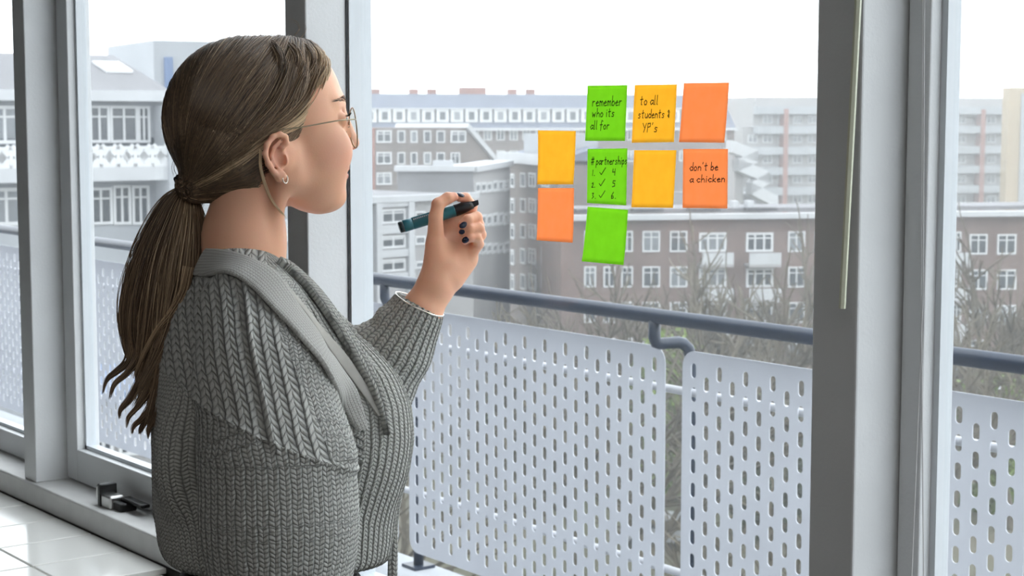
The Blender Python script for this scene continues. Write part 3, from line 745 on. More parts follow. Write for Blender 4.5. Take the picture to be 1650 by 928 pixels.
def cap(X, a, b, ra, rb_):
    d = [b[i]-a[i] for i in range(3)]; L2 = sum(v*v for v in d)+1e-9
    h = np.clip(((X[0]-a[0])*d[0]+(X[1]-a[1])*d[1]+(X[2]-a[2])*d[2])/L2, 0, 1)
    return np.sqrt((X[0]-a[0]-h*d[0])**2+(X[1]-a[1]-h*d[1])**2+(X[2]-a[2]-h*d[2])**2)-(ra+(rb_-ra)*h)
def chain(X, pts, k=.004):
    o = None
    for (a, ra), (b, rb_) in zip(pts[:-1], pts[1:]):
        c = cap(X, a, b, ra, rb_); o = c if o is None else smin(o, c, k)
    return o
def grid_mesh(fn, lo, hi, vs, smooth=0):
    n = [int(math.ceil((hi[i]-lo[i])/vs)) for i in range(3)]
    ax = [(lo[i]+vs*np.arange(n[i])).astype(F32) for i in range(3)]
    X = np.meshgrid(*ax, indexing='ij', sparse=True)
    v = fn(X)
    v = np.broadcast_to(v, n).astype(F32)
    v = np.clip(v, -3*vs, 3*vs)
    g = vdb.FloatGrid(3*vs); g.copyFromArray(np.ascontiguousarray(v))
    pts, quads = g.convertToQuads(isovalue=0)
    return np.asarray(pts)*vs+np.array(lo), np.asarray(quads)[:, ::-1]
def laplace(P_, Q, it=2, lam=.5):
    E_ = np.concatenate([Q[:, [0, 1]], Q[:, [1, 2]], Q[:, [2, 3]], Q[:, [3, 0]]]); n = len(P_)
    deg = np.bincount(E_.ravel(), minlength=n)[:, None]+1e-9
    for _ in range(it):
        s_ = np.stack([np.bincount(E_[:, 0], P_[E_[:, 1], i], n)+np.bincount(E_[:, 1], P_[E_[:, 0], i], n) for i in range(3)], 1)
        P_ = P_*(1-lam)+s_/deg*lam
    return P_
def np_mesh(name, V_, Q, mt_, parent=None, uv=None, col=None, mats=None, mi=None):
    me = bpy.data.meshes.new(name); Q = np.asarray(Q); k_ = Q.shape[1]
    me.vertices.add(len(V_)); me.vertices.foreach_set('co', np.asarray(V_, F32).ravel())
    me.loops.add(Q.size); me.loops.foreach_set('vertex_index', Q.astype(np.int32).ravel())
    me.polygons.add(len(Q)); me.polygons.foreach_set('loop_start', np.arange(0, Q.size, k_, dtype=np.int32))
    try: me.polygons.foreach_set('loop_total', np.full(len(Q), k_, np.int32))
    except Exception: pass
    me.polygons.foreach_set('use_smooth', np.ones(len(Q), bool))
    for m_ in (mats or [mt_]): me.materials.append(m_)
    if mi is not None: me.polygons.foreach_set('material_index', np.asarray(mi, np.int32))
    if uv is not None:
        l = me.uv_layers.new(name='knit'); l.data.foreach_set('uv', np.asarray(uv, F32).ravel())
    if col is not None:
        a_ = me.color_attributes.new('tint', 'FLOAT_COLOR', 'POINT'); a_.data.foreach_set('color', np.asarray(col, F32).ravel())
    me.update(calc_edges=True); me.validate()
    return link(name, me, parent)

# ---- materials
def skin_mat():
    m_, t, b = nt('skin'); at = t.nodes.new('ShaderNodeVertexColor'); at.layer_name = 'tint'
    t.links.new(at.outputs[0], b.inputs['Base Color']); b.inputs['Roughness'].default_value = .48
    b.inputs['Subsurface Weight'].default_value = .25; b.inputs['Subsurface Radius'].default_value = (1, .35, .2); b.inputs['Subsurface Scale'].default_value = .006
    b.inputs['Specular IOR Level'].default_value = .35
    tc = t.nodes.new('ShaderNodeTexCoord'); n = t.nodes.new('ShaderNodeTexNoise'); n.inputs['Scale'].default_value = 500; t.links.new(tc.outputs['Object'], n.inputs['Vector'])
    bp = t.nodes.new('ShaderNodeBump'); bp.inputs['Strength'].default_value = .12; bp.inputs['Distance'].default_value = .001
    t.links.new(n.outputs['Fac'], bp.inputs['Height']); t.links.new(bp.outputs['Normal'], b.inputs['Normal']); return m_
def hair_mat():
    m_, t, b = nt('hair'); at = t.nodes.new('ShaderNodeVertexColor'); at.layer_name = 'tint'
    t.links.new(at.outputs[0], b.inputs['Base Color']); b.inputs['Roughness'].default_value = .38; b.inputs['Specular IOR Level'].default_value = .5
    return m_
def knit_mat(name, c1, c2, p, q, bump=1.0, dist=.004, vskew=1.2):
    m_, t, b = nt(name); b.inputs['Roughness'].default_value = .95; b.inputs['Specular IOR Level'].default_value = .1
    b.inputs['Sheen Weight'].default_value = .15
    L = t.links; uv = t.nodes.new('ShaderNodeUVMap'); uv.uv_map = 'knit'; sp = t.nodes.new('ShaderNodeSeparateXYZ')
    tc = t.nodes.new('ShaderNodeTexCoord'); nz = t.nodes.new('ShaderNodeTexNoise'); nz.inputs['Scale'].default_value = 60; L.new(tc.outputs['Object'], nz.inputs['Vector'])
    va = t.nodes.new('ShaderNodeVectorMath'); va.operation = 'SCALE'; va.inputs['Scale'].default_value = .004; L.new(nz.outputs['Color'], va.inputs[0])
    vb = t.nodes.new('ShaderNodeVectorMath'); vb.operation = 'ADD'; L.new(uv.outputs[0], vb.inputs[0]); L.new(va.outputs[0], vb.inputs[1]); L.new(vb.outputs[0], sp.inputs[0])
    def mth(op, a, b_=None, c_=None):
        n = t.nodes.new('ShaderNodeMath'); n.operation = op
        for i, v in enumerate((a, b_, c_)):
            if v is None: continue
            if isinstance(v, (int, float)): n.inputs[i].default_value = v
            else: L.new(v, n.inputs[i])
        return n.outputs[0]
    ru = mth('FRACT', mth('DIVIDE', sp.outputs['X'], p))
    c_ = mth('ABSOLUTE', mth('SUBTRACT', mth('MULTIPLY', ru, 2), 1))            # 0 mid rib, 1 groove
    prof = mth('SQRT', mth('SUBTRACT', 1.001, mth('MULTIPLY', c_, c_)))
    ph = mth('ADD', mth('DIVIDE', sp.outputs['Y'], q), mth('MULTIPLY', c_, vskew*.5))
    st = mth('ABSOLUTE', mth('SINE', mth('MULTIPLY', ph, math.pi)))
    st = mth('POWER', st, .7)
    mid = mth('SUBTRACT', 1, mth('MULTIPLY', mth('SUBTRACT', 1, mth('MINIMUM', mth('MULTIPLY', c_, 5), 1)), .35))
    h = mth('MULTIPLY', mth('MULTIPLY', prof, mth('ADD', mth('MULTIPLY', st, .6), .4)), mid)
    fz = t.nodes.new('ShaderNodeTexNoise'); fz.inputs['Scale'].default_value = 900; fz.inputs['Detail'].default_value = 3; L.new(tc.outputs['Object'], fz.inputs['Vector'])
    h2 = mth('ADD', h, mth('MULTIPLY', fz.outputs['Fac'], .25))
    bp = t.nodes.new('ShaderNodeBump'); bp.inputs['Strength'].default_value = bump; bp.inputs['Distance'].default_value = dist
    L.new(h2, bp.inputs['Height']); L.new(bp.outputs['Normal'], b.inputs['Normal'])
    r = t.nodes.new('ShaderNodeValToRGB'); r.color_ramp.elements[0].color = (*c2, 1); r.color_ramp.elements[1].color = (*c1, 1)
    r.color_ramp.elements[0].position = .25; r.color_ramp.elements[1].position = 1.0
    L.new(h2, r.inputs['Fac']); L.new(r.outputs['Color'], b.inputs['Base Color']); return m_
SKIN = skin_mat(); HAIR = hair_mat()
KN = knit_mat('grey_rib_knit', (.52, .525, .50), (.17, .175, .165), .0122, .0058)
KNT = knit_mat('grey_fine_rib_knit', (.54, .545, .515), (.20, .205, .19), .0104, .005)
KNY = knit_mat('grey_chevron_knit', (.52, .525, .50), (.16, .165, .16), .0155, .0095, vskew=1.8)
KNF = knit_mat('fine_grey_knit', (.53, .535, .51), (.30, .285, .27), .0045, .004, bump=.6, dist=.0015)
SHIRT = mat('pale_jersey', (.42, .41, .38), .9, noise=.08, nscale=80)
BLACK = mat('black_cloth', (.02, .02, .022), .8, bump=.4, bscale=300)

her = tag(empty('person', (P(430, 900, 2.25).x, P(430, 900, 2.25).y, 0)), 'person in a chunky grey knit cardigan with low ponytail, standing at the window', 'person')
HL = Vector(her.location)
def put(o): o.matrix_parent_inverse = Matrix.Translation(-HL); return o

# ---- head frame
PSI, TAU = R(19), R(6)
HF = np.array([math.cos(PSI)*math.cos(TAU), math.sin(TAU), math.sin(PSI)*math.cos(TAU)])
HS = np.array([-math.sin(PSI), 0, math.cos(PSI)])
HU = np.array([-math.cos(PSI)*math.sin(TAU), math.cos(TAU), -math.sin(PSI)*math.sin(TAU)])
HO = K(428, 192, 2.25)
def H(px, py, s=0.0):
    k_ = K(px, py, 1.0); d = (s+HO.dot(HS))/k_.dot(HS); q = k_*d-HO
    return (q.dot(HF), s, q.dot(HU))
def h2c(p): p = np.asarray(p); return HO + p[..., 0:1]*HF + p[..., 1:2]*HS + p[..., 2:3]*HU
def h2w(p): return toW(h2c(p))
earpts = [(452, 240, 0), (461, 231, 0), (459, 221, 0), (450, 217, -.002), (438, 221, -.004), (428, 234, -.006), (425, 249, -.006), (431, 265, -.004), (439, 277, -.002), (449, 287, 0), (457, 284, 0)]
def skin_head(X):
    f, s0, u = X; s = np.abs(s0); Y = (f, s, u)
    def E_(px, py, sv, r): return ell(Y, H(px, py, -abs(sv))[:1]+(abs(sv),)+H(px, py, -abs(sv))[2:], r)
    def C(a, b, ra, rb_):
        A_, B_ = H(a[0], a[1], -a[2]), H(b[0], b[1], -b[2])
        return cap(Y, (A_[0], a[2], A_[2]), (B_[0], b[2], B_[2]), ra, rb_)
    v = E_(404, 168, 0, (.103, .073, .087))
    v = smin(v, E_(478, 165, 0, (.060, .062, .075)), .02)                 # forehead
    v = smin(v, E_(490, 240, 0, (.054, .060, .080)), .025)                 # mid face
    v = smin(v, E_(508, 292, 0, (.040, .040, .036)), .015)                # mouth block
    v = smin(v, C((470, 285, .045), (525, 318, .014), .020, .018), .02)   # jaw
    v = smin(v, C((462, 245, .055), (470, 285, .046), .016, .018), .015)
    v = smin(v, E_(533, 319, 0, (.020, .019, .016)), .010)                # chin
    v = smin(v, E_(536, 243, .034, (.026, .024, .026)), .018)             # cheek
    v = smin(v, E_(514, 272, .034, (.030, .024, .034)), .02)
    v = smin(v, C((540, 165, .010), (533, 163, .036), .012, .009), .012)  # brow
    v = smax(v, -E_(557, 193, .031, (.015, .017, .011)), .008)            # socket
    v = smin(v, E_(545, 193, .031, (.0122, .0135, .0118)), .003)          # lids
    v = smin(v, C((548, 180, 0), (566, 226, 0), .0075, .0095), .008)      # nose bridge
    v = smin(v, E_(566, 231, 0, (.0105, .010, .009)), .004)
    v = smin(v, E_(560, 235, .0105, (.0085, .0065, .0065)), .003)
    v = smin(v, E_(542, 262, 0, (.016, .024, .017)), .008)                # muzzle
    v = smin(v, E_(552, 272, .004, (.0085, .019, .0055)), .003)
    v = smin(v, E_(550, 284, .003, (.0090, .017, .0062)), .003)
    v = smax(v, -E_(560, 278, 0, (.008, .022, .0011)), .002)
    # neck
    n1, n2, n3 = H(402, 290, 0), H(393, 385, 0), H(392, 470, 0)
    v = smin(v, cap(Y, n1, n2, .044, .051), .022)
    v = smin(v, cap(Y, n2, n3, .051, .058), .02)
    v = smin(v, C((455, 292, .055), (432, 420, .020), .010, .008), .014)  # neck tendon
    v = smin(v, ell(Y, H(415, 510, 0), (.075, .10, .055)), .03)
    # ear
    EP = []
    for (a, b, ds) in earpts:
        h_ = H(a, b, -.080); EP.append(((h_[0], .0825-ds, h_[2]), .0036))
    ear = chain(Y, EP, .003)
    c_ = H(443, 250, -.078); ear = smin(ear, ell(Y, (c_[0], .0765, c_[2]), (.0135, .0042, .026)), .004)
    a_ = [((H(x, y, -.08)[0], .0830, H(x, y, -.08)[2]), .0026) for x, y in ((450, 228), (440, 238), (436, 252), (441, 265), (450, 270))]
    ear = smin(ear, chain(Y, a_, .002), .002)
    c_ = H(450, 283, -.08); ear = smin(ear, ell(Y, (c_[0], .081, c_[2]), (.0078, .0042, .0085)), .004)
    c_ = H(460, 258, -.078); ear = smin(ear, ell(Y, (c_[0], .079, c_[2]), (.0035, .005, .0065)), .004)
    c_ = H(451, 256, -.078); ear = smax(ear, -ell(Y, (c_[0], .084, c_[2]), (.0072, .0085, .0125)), .002)
    c_ = H(452, 252, -.07); v = smin(v, ell(Y, (c_[0], .067, c_[2]), (.016, .010, .022)), .008)
    return smin(v, ear, .003)
lo, hi = (-.175, -.16, -.36), (.135, .16, .115)
V1, Q1 = grid_mesh(skin_head, lo, hi, .0018)
V1 = laplace(V1, Q1, 1, .4)
def skin_cols(V_):
    base = np.array([.82, .45, .30]); c = np.tile(base, (len(V_), 1)); f, s, u = V_[:, 0], np.abs(V_[:, 1]), V_[:, 2]
    def blob(px, py, sv, r, colr, k_):
        nonlocal c
        h_ = H(px, py, -sv); d = np.sqrt(((f-h_[0])/r[0])**2+((s-sv)/r[1])**2+((u-h_[2])/r[2])**2); w_ = np.clip(1.3-d, 0, 1)[:, None]*k_
        c = c*(1-w_)+np.array(colr)*w_
    blob(540, 250, .04, (.03, .03, .03), (.84, .40, .32), .5)
    blob(566, 233, 0, (.014, .014, .012), (.62, .27, .21), .5)
    blob(442, 250, .08, (.016, .016, .035), (.62, .27, .2), .55)
    blob(555, 272, 0, (.016, .026, .006), (.60, .20, .18), 1.2); blob(553, 284, 0, (.016, .024, .0068), (.60, .20, .18), 1.2)
    return np.concatenate([c, np.ones((len(c), 1))], 1)
C1 = skin_cols(V1)
W1 = h2w(V1)

# ---- hand and forearm (camera frame)
def k3(l, k_=.003): return [(tuple(K(a, b, 2.42+dz)), r) for a, b, dz, r in l]
fingers = dict(
 thumb=[(708, 425, .000, .0125), (702, 385, -.012, .0125), (702, 350, -.020, .0098), (706, 329, -.020, .0090), (722, 319, -.014, .0082), (731, 317, -.010, .0066)],
 index=[(742, 398, .020, .0110), (758, 352, .030, .0088), (760, 332, .022, .0082), (750, 319, .006, .0075), (741, 318, .000, .0066)],
 middle=[(754, 400, .022, .0105), (770, 362, .016, .0088), (768, 350, -.004, .0080), (754, 354, -.018, .0074), (745, 362, -.020, .0066)],
 ring=[(756, 408, .016, .0100), (774, 378, .010, .0084), (772, 368, -.008, .0076), (757, 369, -.018, .0068), (745, 375, -.016, .0060)],
 pinky=[(752, 420, .008, .0090), (771, 393, .002, .0076), (768, 383, -.012, .0070), (757, 383, -.019, .0062), (749, 388, -.019, .0056)])
def skin_hand(X):
    v = chain(X, k3([(640, 560, .01, .034), (680, 500, 0, .028), (700, 462, 0, .0245)]), .01)
    v = smin(v, chain(X, k3([(704, 462, 0, .024), (716, 425, 0, .0225), (728, 398, .010, .018)]), .01), .014)
    for a, b in (((716, 440), (742, 400)), ((722, 440), (752, 404)), ((728, 442), (755, 412)), ((728, 448), (754, 422))):
        v = smin(v, cap(X, K(*a, 2.425), K(*b, 2.433), .016, .0115), .012)
    v = smin(v, cap(X, K(702, 450, 2.41), K(702, 395, 2.408), .017, .0150), .014)     # thenar
    v = smin(v, cap(X, K(720, 405, 2.436), K(727, 357, 2.442), .015, .0125), .01)
    v = smin(v, cap(X, K(738, 400, 2.440), K(744, 352, 2.448), .0135, .011), .008)
    for n_, l in fingers.items(): v = smin(v, chain(X, k3(l), .0025), .0035)
    return v
a_, b_ = K(590, 610, 2.5), K(800, 295, 2.33)
V2, Q2 = grid_mesh(skin_hand, (a_[0], a_[1], 2.35), (b_[0], b_[1], 2.49), .0012)
W2 = toW(V2); C2 = np.tile(np.array([.82, .45, .305, 1]), (len(V2), 1))
tipd = np.min([np.linalg.norm(V2-K(l[-1][0], l[-1][1], 2.42+l[-1][2]), axis=1) for l in fingers.values()], 0)
w_ = np.clip(1.4-tipd/.013, 0, 1)[:, None]*.5; C2[:, :3] = C2[:, :3]*(1-w_)+np.array([.64, .27, .21])*w_

# ---- hidden trunk and arms under the clothes (one figure)
PB = R(18); BF = np.array([math.cos(PB), 0, math.sin(PB)]); BS = np.array([-math.sin(PB), 0, math.cos(PB)])
SIL = [(396, 328, 432, .068), (412, 318, 448, .085), (430, 308, 468, .108), (460, 290, 503, .135), (500, 268, 543, .158), (550, 255, 588, .170), (600, 250, 620, .172), (650, 248, 642, .170), (700, 248, 650, .165), (760, 249, 649, .160), (820, 251, 642, .155), (870, 258, 636, .152), (905, 268, 628, .150), (922, 276, 618, .148)]
DB = 2.25
ys = np.array([-(r[0]-464)/FPX*DB for r in SIL])[::-1]
xc = np.array([((r[1]+r[2])/2-825)/FPX*DB for r in SIL])[::-1]
hb = np.array([r[3] for r in SIL])[::-1]
ha = np.array([math.sqrt(max(.001, ((r[2]-r[1])/2/FPX*DB)**2-(r[3]*math.sin(PB))**2))/math.cos(PB) for r in SIL])[::-1]
def torso(X, shrink=0.0):
    x, y, z = X
    c = np.interp(y, ys, xc); A_ = np.interp(y, ys, ha)-shrink; B_ = np.interp(y, ys, hb)-shrink
    dx = x-c; dz = z-DB; p_ = dx*BF[0]+dz*BF[2]; q_ = dx*BS[0]+dz*BS[2]
    e = ((np.abs(p_)/A_)**2.3+(np.abs(q_)/B_)**2.3)**(1/2.3)
    v = (e-1)*np.minimum(A_, B_)*.9
    return smax(smax(v, y-(ys[-1]+.002-shrink), .02), (ys[0]+.012)-y, .02)
NA = [(K(402, 515, 2.13), .070), (K(425, 620, 2.07), .080), (K(446, 740, 2.04), .0885), (K(449, 840, 2.04), .0905), (K(450, 990, 2.05), .088)]
FA = [(K(450, 520, 2.40), .070), (K(560, 610, 2.45), .062), (K(604, 622, 2.45), .055), (K(640, 560, 2.435), .050), (K(664, 516, 2.425), .0385), (K(685, 474, 2.42), .0345)]
def trunk(X):
    v = torso(X, .03); v = smin(v, chain(X, [(a, r-.035) for a, r in NA]), .02)
    return smin(v, chain(X, [(a, max(.022, r-.03)) for a, r in FA[:4]]), .02)
V3, Q3 = grid_mesh(trunk, (-.50, -.42, 1.95), (-.10, .06, 2.55), .007)
W3 = toW(V3); C3 = np.tile(np.array([.82, .45, .30, 1]), (len(V3), 1))
WV = np.concatenate([W1, W2, W3]); WQ = np.concatenate([Q1, Q2+len(W1), Q3+len(W1)+len(W2)]); WC = np.concatenate([C1, C2, C3])
put(np_mesh('body', WV, WQ, SKIN, her, col=WC))

# ---- cardigan
cuff_a, cuff_b = K(640, 469, 2.42), K(713, 508, 2.42)
fa_dir = (FA[-1][0]-FA[-2][0]); fa_dir /= np.linalg.norm(fa_dir)
cuffc = (cuff_a+cuff_b)/2
# cuff plane normal = perpendicular to cuff line in image plane
cl = (cuff_b-cuff_a); cn = np.array([-cl[1], cl[0], 0]); cn /= np.linalg.norm(cn)
if cn[1] < 0: cn = -cn
def near_arm(X): return chain(X, NA, .03)
def far_arm(X):
    v = chain(X, FA, .02)
    v = smin(v, ell(X, K(598, 545, 2.43), (.024, .024, .034)), .012)
    v = smin(v, ell(X, K(622, 512, 2.425), (.016, .018, .03)), .008)
    pl = (X[0]-cuffc[0])*cn[0]+(X[1]-cuffc[1])*cn[1]
    v = smax(v, pl, .003)
    # hollow cuff
    return smax(v, -smax(cap(X, K(668, 508, 2.42), K(700, 450, 2.42), .0285, .033), -(pl+.02), .003), .002)
def cardigan(X):
    t_ = torso(X)
    # bust fullness and shoulder slope
    t_ = smin(t_, ell(X, K(585, 690, 2.20), (.055, .085, .07)), .05)
    v = smin(t_, near_arm(X), .014)
    # fold at the drop-shoulder seam
    v = smin(v, cap(X, K(420, 705, 1.975), K(545, 738, 2.02), .014, .018), .022)
    v = smax(v, -cap(X, K(300, 760, 2.04), K(318, 930, 2.03), .004, .010), .03)
    v = smin(v, ell(X, K(290, 740, 2.13), (.030, .07, .05)), .03)
    return smin(v, far_arm(X), .010)
V4, Q4 = grid_mesh(cardigan, (-.50, -.395, 1.93), (-.075, .065, 2.53), .0031)
V4 = laplace(V4, Q4, 2, .5)
# one linear subdivision in numpy
def subdiv(V_, Q):
    E_ = np.sort(np.concatenate([Q[:, [0, 1]], Q[:, [1, 2]], Q[:, [2, 3]], Q[:, [3, 0]]]), 1)
    key = E_[:, 0].astype(np.int64)*len(V_)+E_[:, 1]; uq, inv = np.unique(key, return_inverse=True)
    ea, eb = uq//len(V_), uq % len(V_); EM = (V_[ea]+V_[eb])/2; FM = V_[Q].mean(1)
    n, m_ = len(V_), len(Q); e = inv.reshape(4, m_)+n; fc = np.arange(m_)+n+len(uq)
    VV = np.concatenate([V_, EM, FM])
    QQ = np.concatenate([np.stack([Q[:, 0], e[0], fc, e[3]], 1), np.stack([Q[:, 1], e[1], fc, e[0]], 1), np.stack([Q[:, 2], e[2], fc, e[1]], 1), np.stack([Q[:, 3], e[3], fc, e[2]], 1)])
    return VV, QQ
V4, Q4 = subdiv(V4, Q4); V4 = laplace(V4, Q4, 2, .5)
def vnormals(V_, Q):
    n = np.cross(V_[Q[:, 2]]-V_[Q[:, 0]], V_[Q[:, 3]]-V_[Q[:, 1]]); o = np.zeros_like(V_)
    for i in range(4):
        for j in range(3): o[:, j] += np.bincount(Q[:, i], n[:, j], len(V_))
    return o/(np.linalg.norm(o, axis=1)[:, None]+1e-12)
N4 = vnormals(V4, Q4)
XX = (V4[:, 0], V4[:, 1], V4[:, 2])
dn, df, dt = near_arm(XX), far_arm(XX), torso(XX)
PXv = 825+V4[:, 0]/V4[:, 2]*FPX; PYv = 464-V4[:, 1]/V4[:, 2]*FPX
xarm = V4[:, 0]; yb = V4[:, 1]
# metric landmarks of the seams, measured in the figure's own frame
seam_y = K(430, 700, 2.0)[1] + (V4[:, 0]-K(430, 700, 2.0)[0])*(-.42)
near = V4[:, 2] < 2.2
reg = np.zeros(len(V4), int)                                     # 0 torso ribs
reg[(dn < .012) & (dn < dt+.004)] = 1                           # sleeve
line_x = K(352, 460, 2.05)[0] + (K(352, 460, 2.05)[1]-yb)*.30   # braided line from collar to sleeve
line_x2 = line_x + .092
reg[near & (yb > seam_y) & (V4[:, 0] < K(500, 600, 2.1)[0] + (K(500, 600, 2.1)[1]-yb)*.45)] = 2   # yoke
diag = near & (yb > seam_y) & (V4[:, 0] > line_x2) & (yb < K(500, 560, 2.1)[1]) & (dn < .03)
reg[diag & (reg != 1) | (diag & (reg == 2))] = 3
reg[df < .004] = 4
def axis_uv(V_, pts):
    best = np.full(len(V_), 1e9); U_ = np.zeros(len(V_)); W_ = np.zeros(len(V_)); acc = 0
    for (a, ra), (b, rb_) in zip(pts[:-1], pts[1:]):
        a, b = np.array(a), np.array(b); d = b-a; L = np.linalg.norm(d); d = d/L
        h = (V_-a)@d; r_ = V_-a-np.outer(h, d); hc = np.clip(h, 0, L); dist = np.linalg.norm(V_-a-np.outer(hc, d), axis=1)-(ra+(rb_-ra)*hc/L)
        e1 = np.cross(d, np.array([0, 0, 1.0])); e1 /= np.linalg.norm(e1); e2 = np.cross(d, e1)
        ang = np.arctan2(r_@e1, r_@e2); m_ = dist < best; best[m_] = dist[m_]; U_[m_] = ang[m_]; W_[m_] = (acc+h)[m_]; acc += L
    return U_, W_
ua, va = axis_uv(V4, NA); uf, vf = axis_uv(V4, FA[1:])
dxx = V4[:, 0]-np.interp(yb, ys, xc); dzz = V4[:, 2]-DB
th = np.arctan2(dxx*BS[0]+dzz*BS[2], dxx*BF[0]+dzz*BF[2])
UVr = np.zeros((5, len(V4), 2))
UVr[0] = np.stack([th*.165*(1+.0*yb), yb], 1)
UVr[1] = np.stack([ua*.0875, va], 1)
UVr[2] = np.stack([V4[:, 0]+.28*yb, yb], 1)
UVr[3] = np.stack([yb+.62*(V4[:, 0]), V4[:, 0]-.62*yb], 1)
UVr[4] = np.stack([uf*.042, vf], 1)
per = np.array([.0104, .0122, .0155, .0112, .0105])
disp = np.zeros(len(V4))
for r_ in range(5):
    fr = (UVr[r_][:, 0]/per[r_]) % 1; prof = np.sqrt(np.clip(1-(2*fr-1)**2, 0, 1)); disp = np.where(reg == r_, prof*[.0022, .0028, .0018, .0028, .0022][r_], disp)
    if r_ == 2:
        ph = yb/.0095+np.abs(2*fr-1)*.9; disp = np.where(reg == 2, prof*.0016+np.abs(np.sin(ph*math.pi))*.0016*prof, disp)
# braided raised seam and sleeve-seam groove
dl = np.abs(V4[:, 0]-(line_x+.015)); bm_ = near & (yb > seam_y-.01)
disp += np.where(bm_, .004*np.exp(-(dl/.006)**2)*(1+.4*np.sin(yb*2*math.pi/.012)), 0) - np.where(bm_, .0035*np.exp(-((V4[:, 0]-(line_x+.028))/.0035)**2), 0)
ds_ = yb-seam_y
disp -= np.where((dn < .03) & near, .003*np.exp(-(ds_/.004)**2), 0)
disp = disp*np.clip((K(440, 436, 2.2)[1]-yb)/.02, 0, 1)
V4 = V4+N4*disp[:, None]
# face regions and corner uvs
fr_ = reg[Q4]; freg = np.sort(fr_, 1)[:, 1]
puv = UVr[freg[:, None], Q4]            # (faces,4,2)
per_f = per[freg]
mat_i = np.where(freg == 2, 1, np.where(freg == 4, 2, np.where(freg == 3, 3, np.where(freg == 0, 4, 0))))
# unwrap the angular seam
for r_, wrap in ((0, 2*math.pi*.165), (1, 2*math.pi*.0875), (4, 2*math.pi*.042)):
    m_ = freg == r_; q_ = puv[m_, :, 0]; q_ = np.where(q_-q_.min(1, keepdims=True) > wrap/2, q_-wrap, q_); puv[m_, :, 0] = q_
KN4 = knit_mat('grey_cuff_rib_knit', (.50, .505, .475), (.16, .165, .16), .0105, .0058)
KN3 = knit_mat('grey_slanted_rib_knit', (.52, .525, .50), (.17, .175, .165), .0112, .0055)
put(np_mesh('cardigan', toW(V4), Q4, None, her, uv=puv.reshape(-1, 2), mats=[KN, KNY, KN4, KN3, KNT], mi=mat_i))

# ---- collar bands laid on the cardigan
def surf(px, py, off=0.0, fld=cardigan, d0=1.9, d1=2.5):
    k_ = K(px, py, 1.0); d = d0
    for _ in range(400):
        q = k_*d; v = float(fld([np.array([c]) for c in q])[0])
        if v < 0 or d > d1: break
        d += max(v*.5, .0008)
    q = k_*d; e = .003; g = np.array([float(fld([np.array([c]) for c in q+np.eye(3)[i]*e])[0])-float(fld([np.array([c]) for c in q-np.eye(3)[i]*e])[0]) for i in range(3)])
    g /= np.linalg.norm(g)+1e-9; return q+g*off, g
def catmull(pts, n=8):
    pts = np.array(pts, float); P_ = np.concatenate([[2*pts[0]-pts[1]], pts, [2*pts[-1]-pts[-2]]]); o = []
    for i in range(1, len(P_)-2):
        for k_ in range(n):
            t_ = k_/n; a, b, c, d = P_[i-1], P_[i], P_[i+1], P_[i+2]
            o.append(.5*((2*b)+(-a+c)*t_+(2*a-5*b+4*c-d)*t_*t_+(-a+3*b-3*c+d)*t_**3))
    o.append(P_[-2]); return np.array(o)
def band(name, pts, nrm, wd, th_, mt_, rib=0, amp=0.0):
    pts = catmull(pts, 8); nrm = catmull(nrm, 8); n = len(pts); m_ = 28; V_ = []; UVv = []; acc = 0
    wds = np.interp(np.linspace(0, 1, n), np.linspace(0, 1, len(wd)), wd)
    for i in range(n):
        t_ = pts[min(i+1, n-1)]-pts[max(i-1, 0)]; t_ /= np.linalg.norm(t_); nn = nrm[i]-t_*nrm[i].dot(t_); nn /= np.linalg.norm(nn); b_ = np.cross(t_, nn)
        if i: acc += np.linalg.norm(pts[i]-pts[i-1])
        for k_ in range(m_):
            an = 2*math.pi*k_/m_; cx_ = math.cos(an); sx_ = math.sin(an)
            ex = math.copysign(abs(cx_)**.8, cx_)*wds[i]/2; ey = math.copysign(abs(sx_)**.6, sx_)*th_/2
            if amp: ey += amp*abs(math.sin(ex/rib*math.pi))*(1 if sx_ > 0 else 0)
            V_.append(pts[i]+b_*ex+nn*ey); UVv.append((ex+k_*0, acc))
    Q = [(i*m_+k_, i*m_+(k_+1) % m_, (i+1)*m_+(k_+1) % m_, (i+1)*m_+k_) for i in range(n-1) for k_ in range(m_)]
    V_ = np.array(V_); Q = np.array(Q); UVv = np.array(UVv)
    return put(np_mesh(name, toW(V_), Q, mt_, her, uv=UVv[Q].reshape(-1, 2)))
def band_px(name, lst, wd, th_, mt_, off=.002, **k):
    S_ = [surf(a, b, off) for a, b in lst]; return band(name, [s[0] for s in S_], [s[1] for s in S_], wd, th_, mt_, **k)
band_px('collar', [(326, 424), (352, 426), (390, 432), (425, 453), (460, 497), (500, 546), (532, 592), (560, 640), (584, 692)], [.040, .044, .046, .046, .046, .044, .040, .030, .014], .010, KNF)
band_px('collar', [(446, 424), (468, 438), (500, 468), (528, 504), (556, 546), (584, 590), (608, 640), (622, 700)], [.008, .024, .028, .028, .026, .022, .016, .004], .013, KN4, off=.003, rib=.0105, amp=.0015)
band_px('shirt', [(444, 446), (462, 468), (490, 500), (520, 540), (552, 580), (586, 628), (610, 670)], [.012, .016, .018, .020, .018, .012, .003], .004, SHIRT, off=.0015)

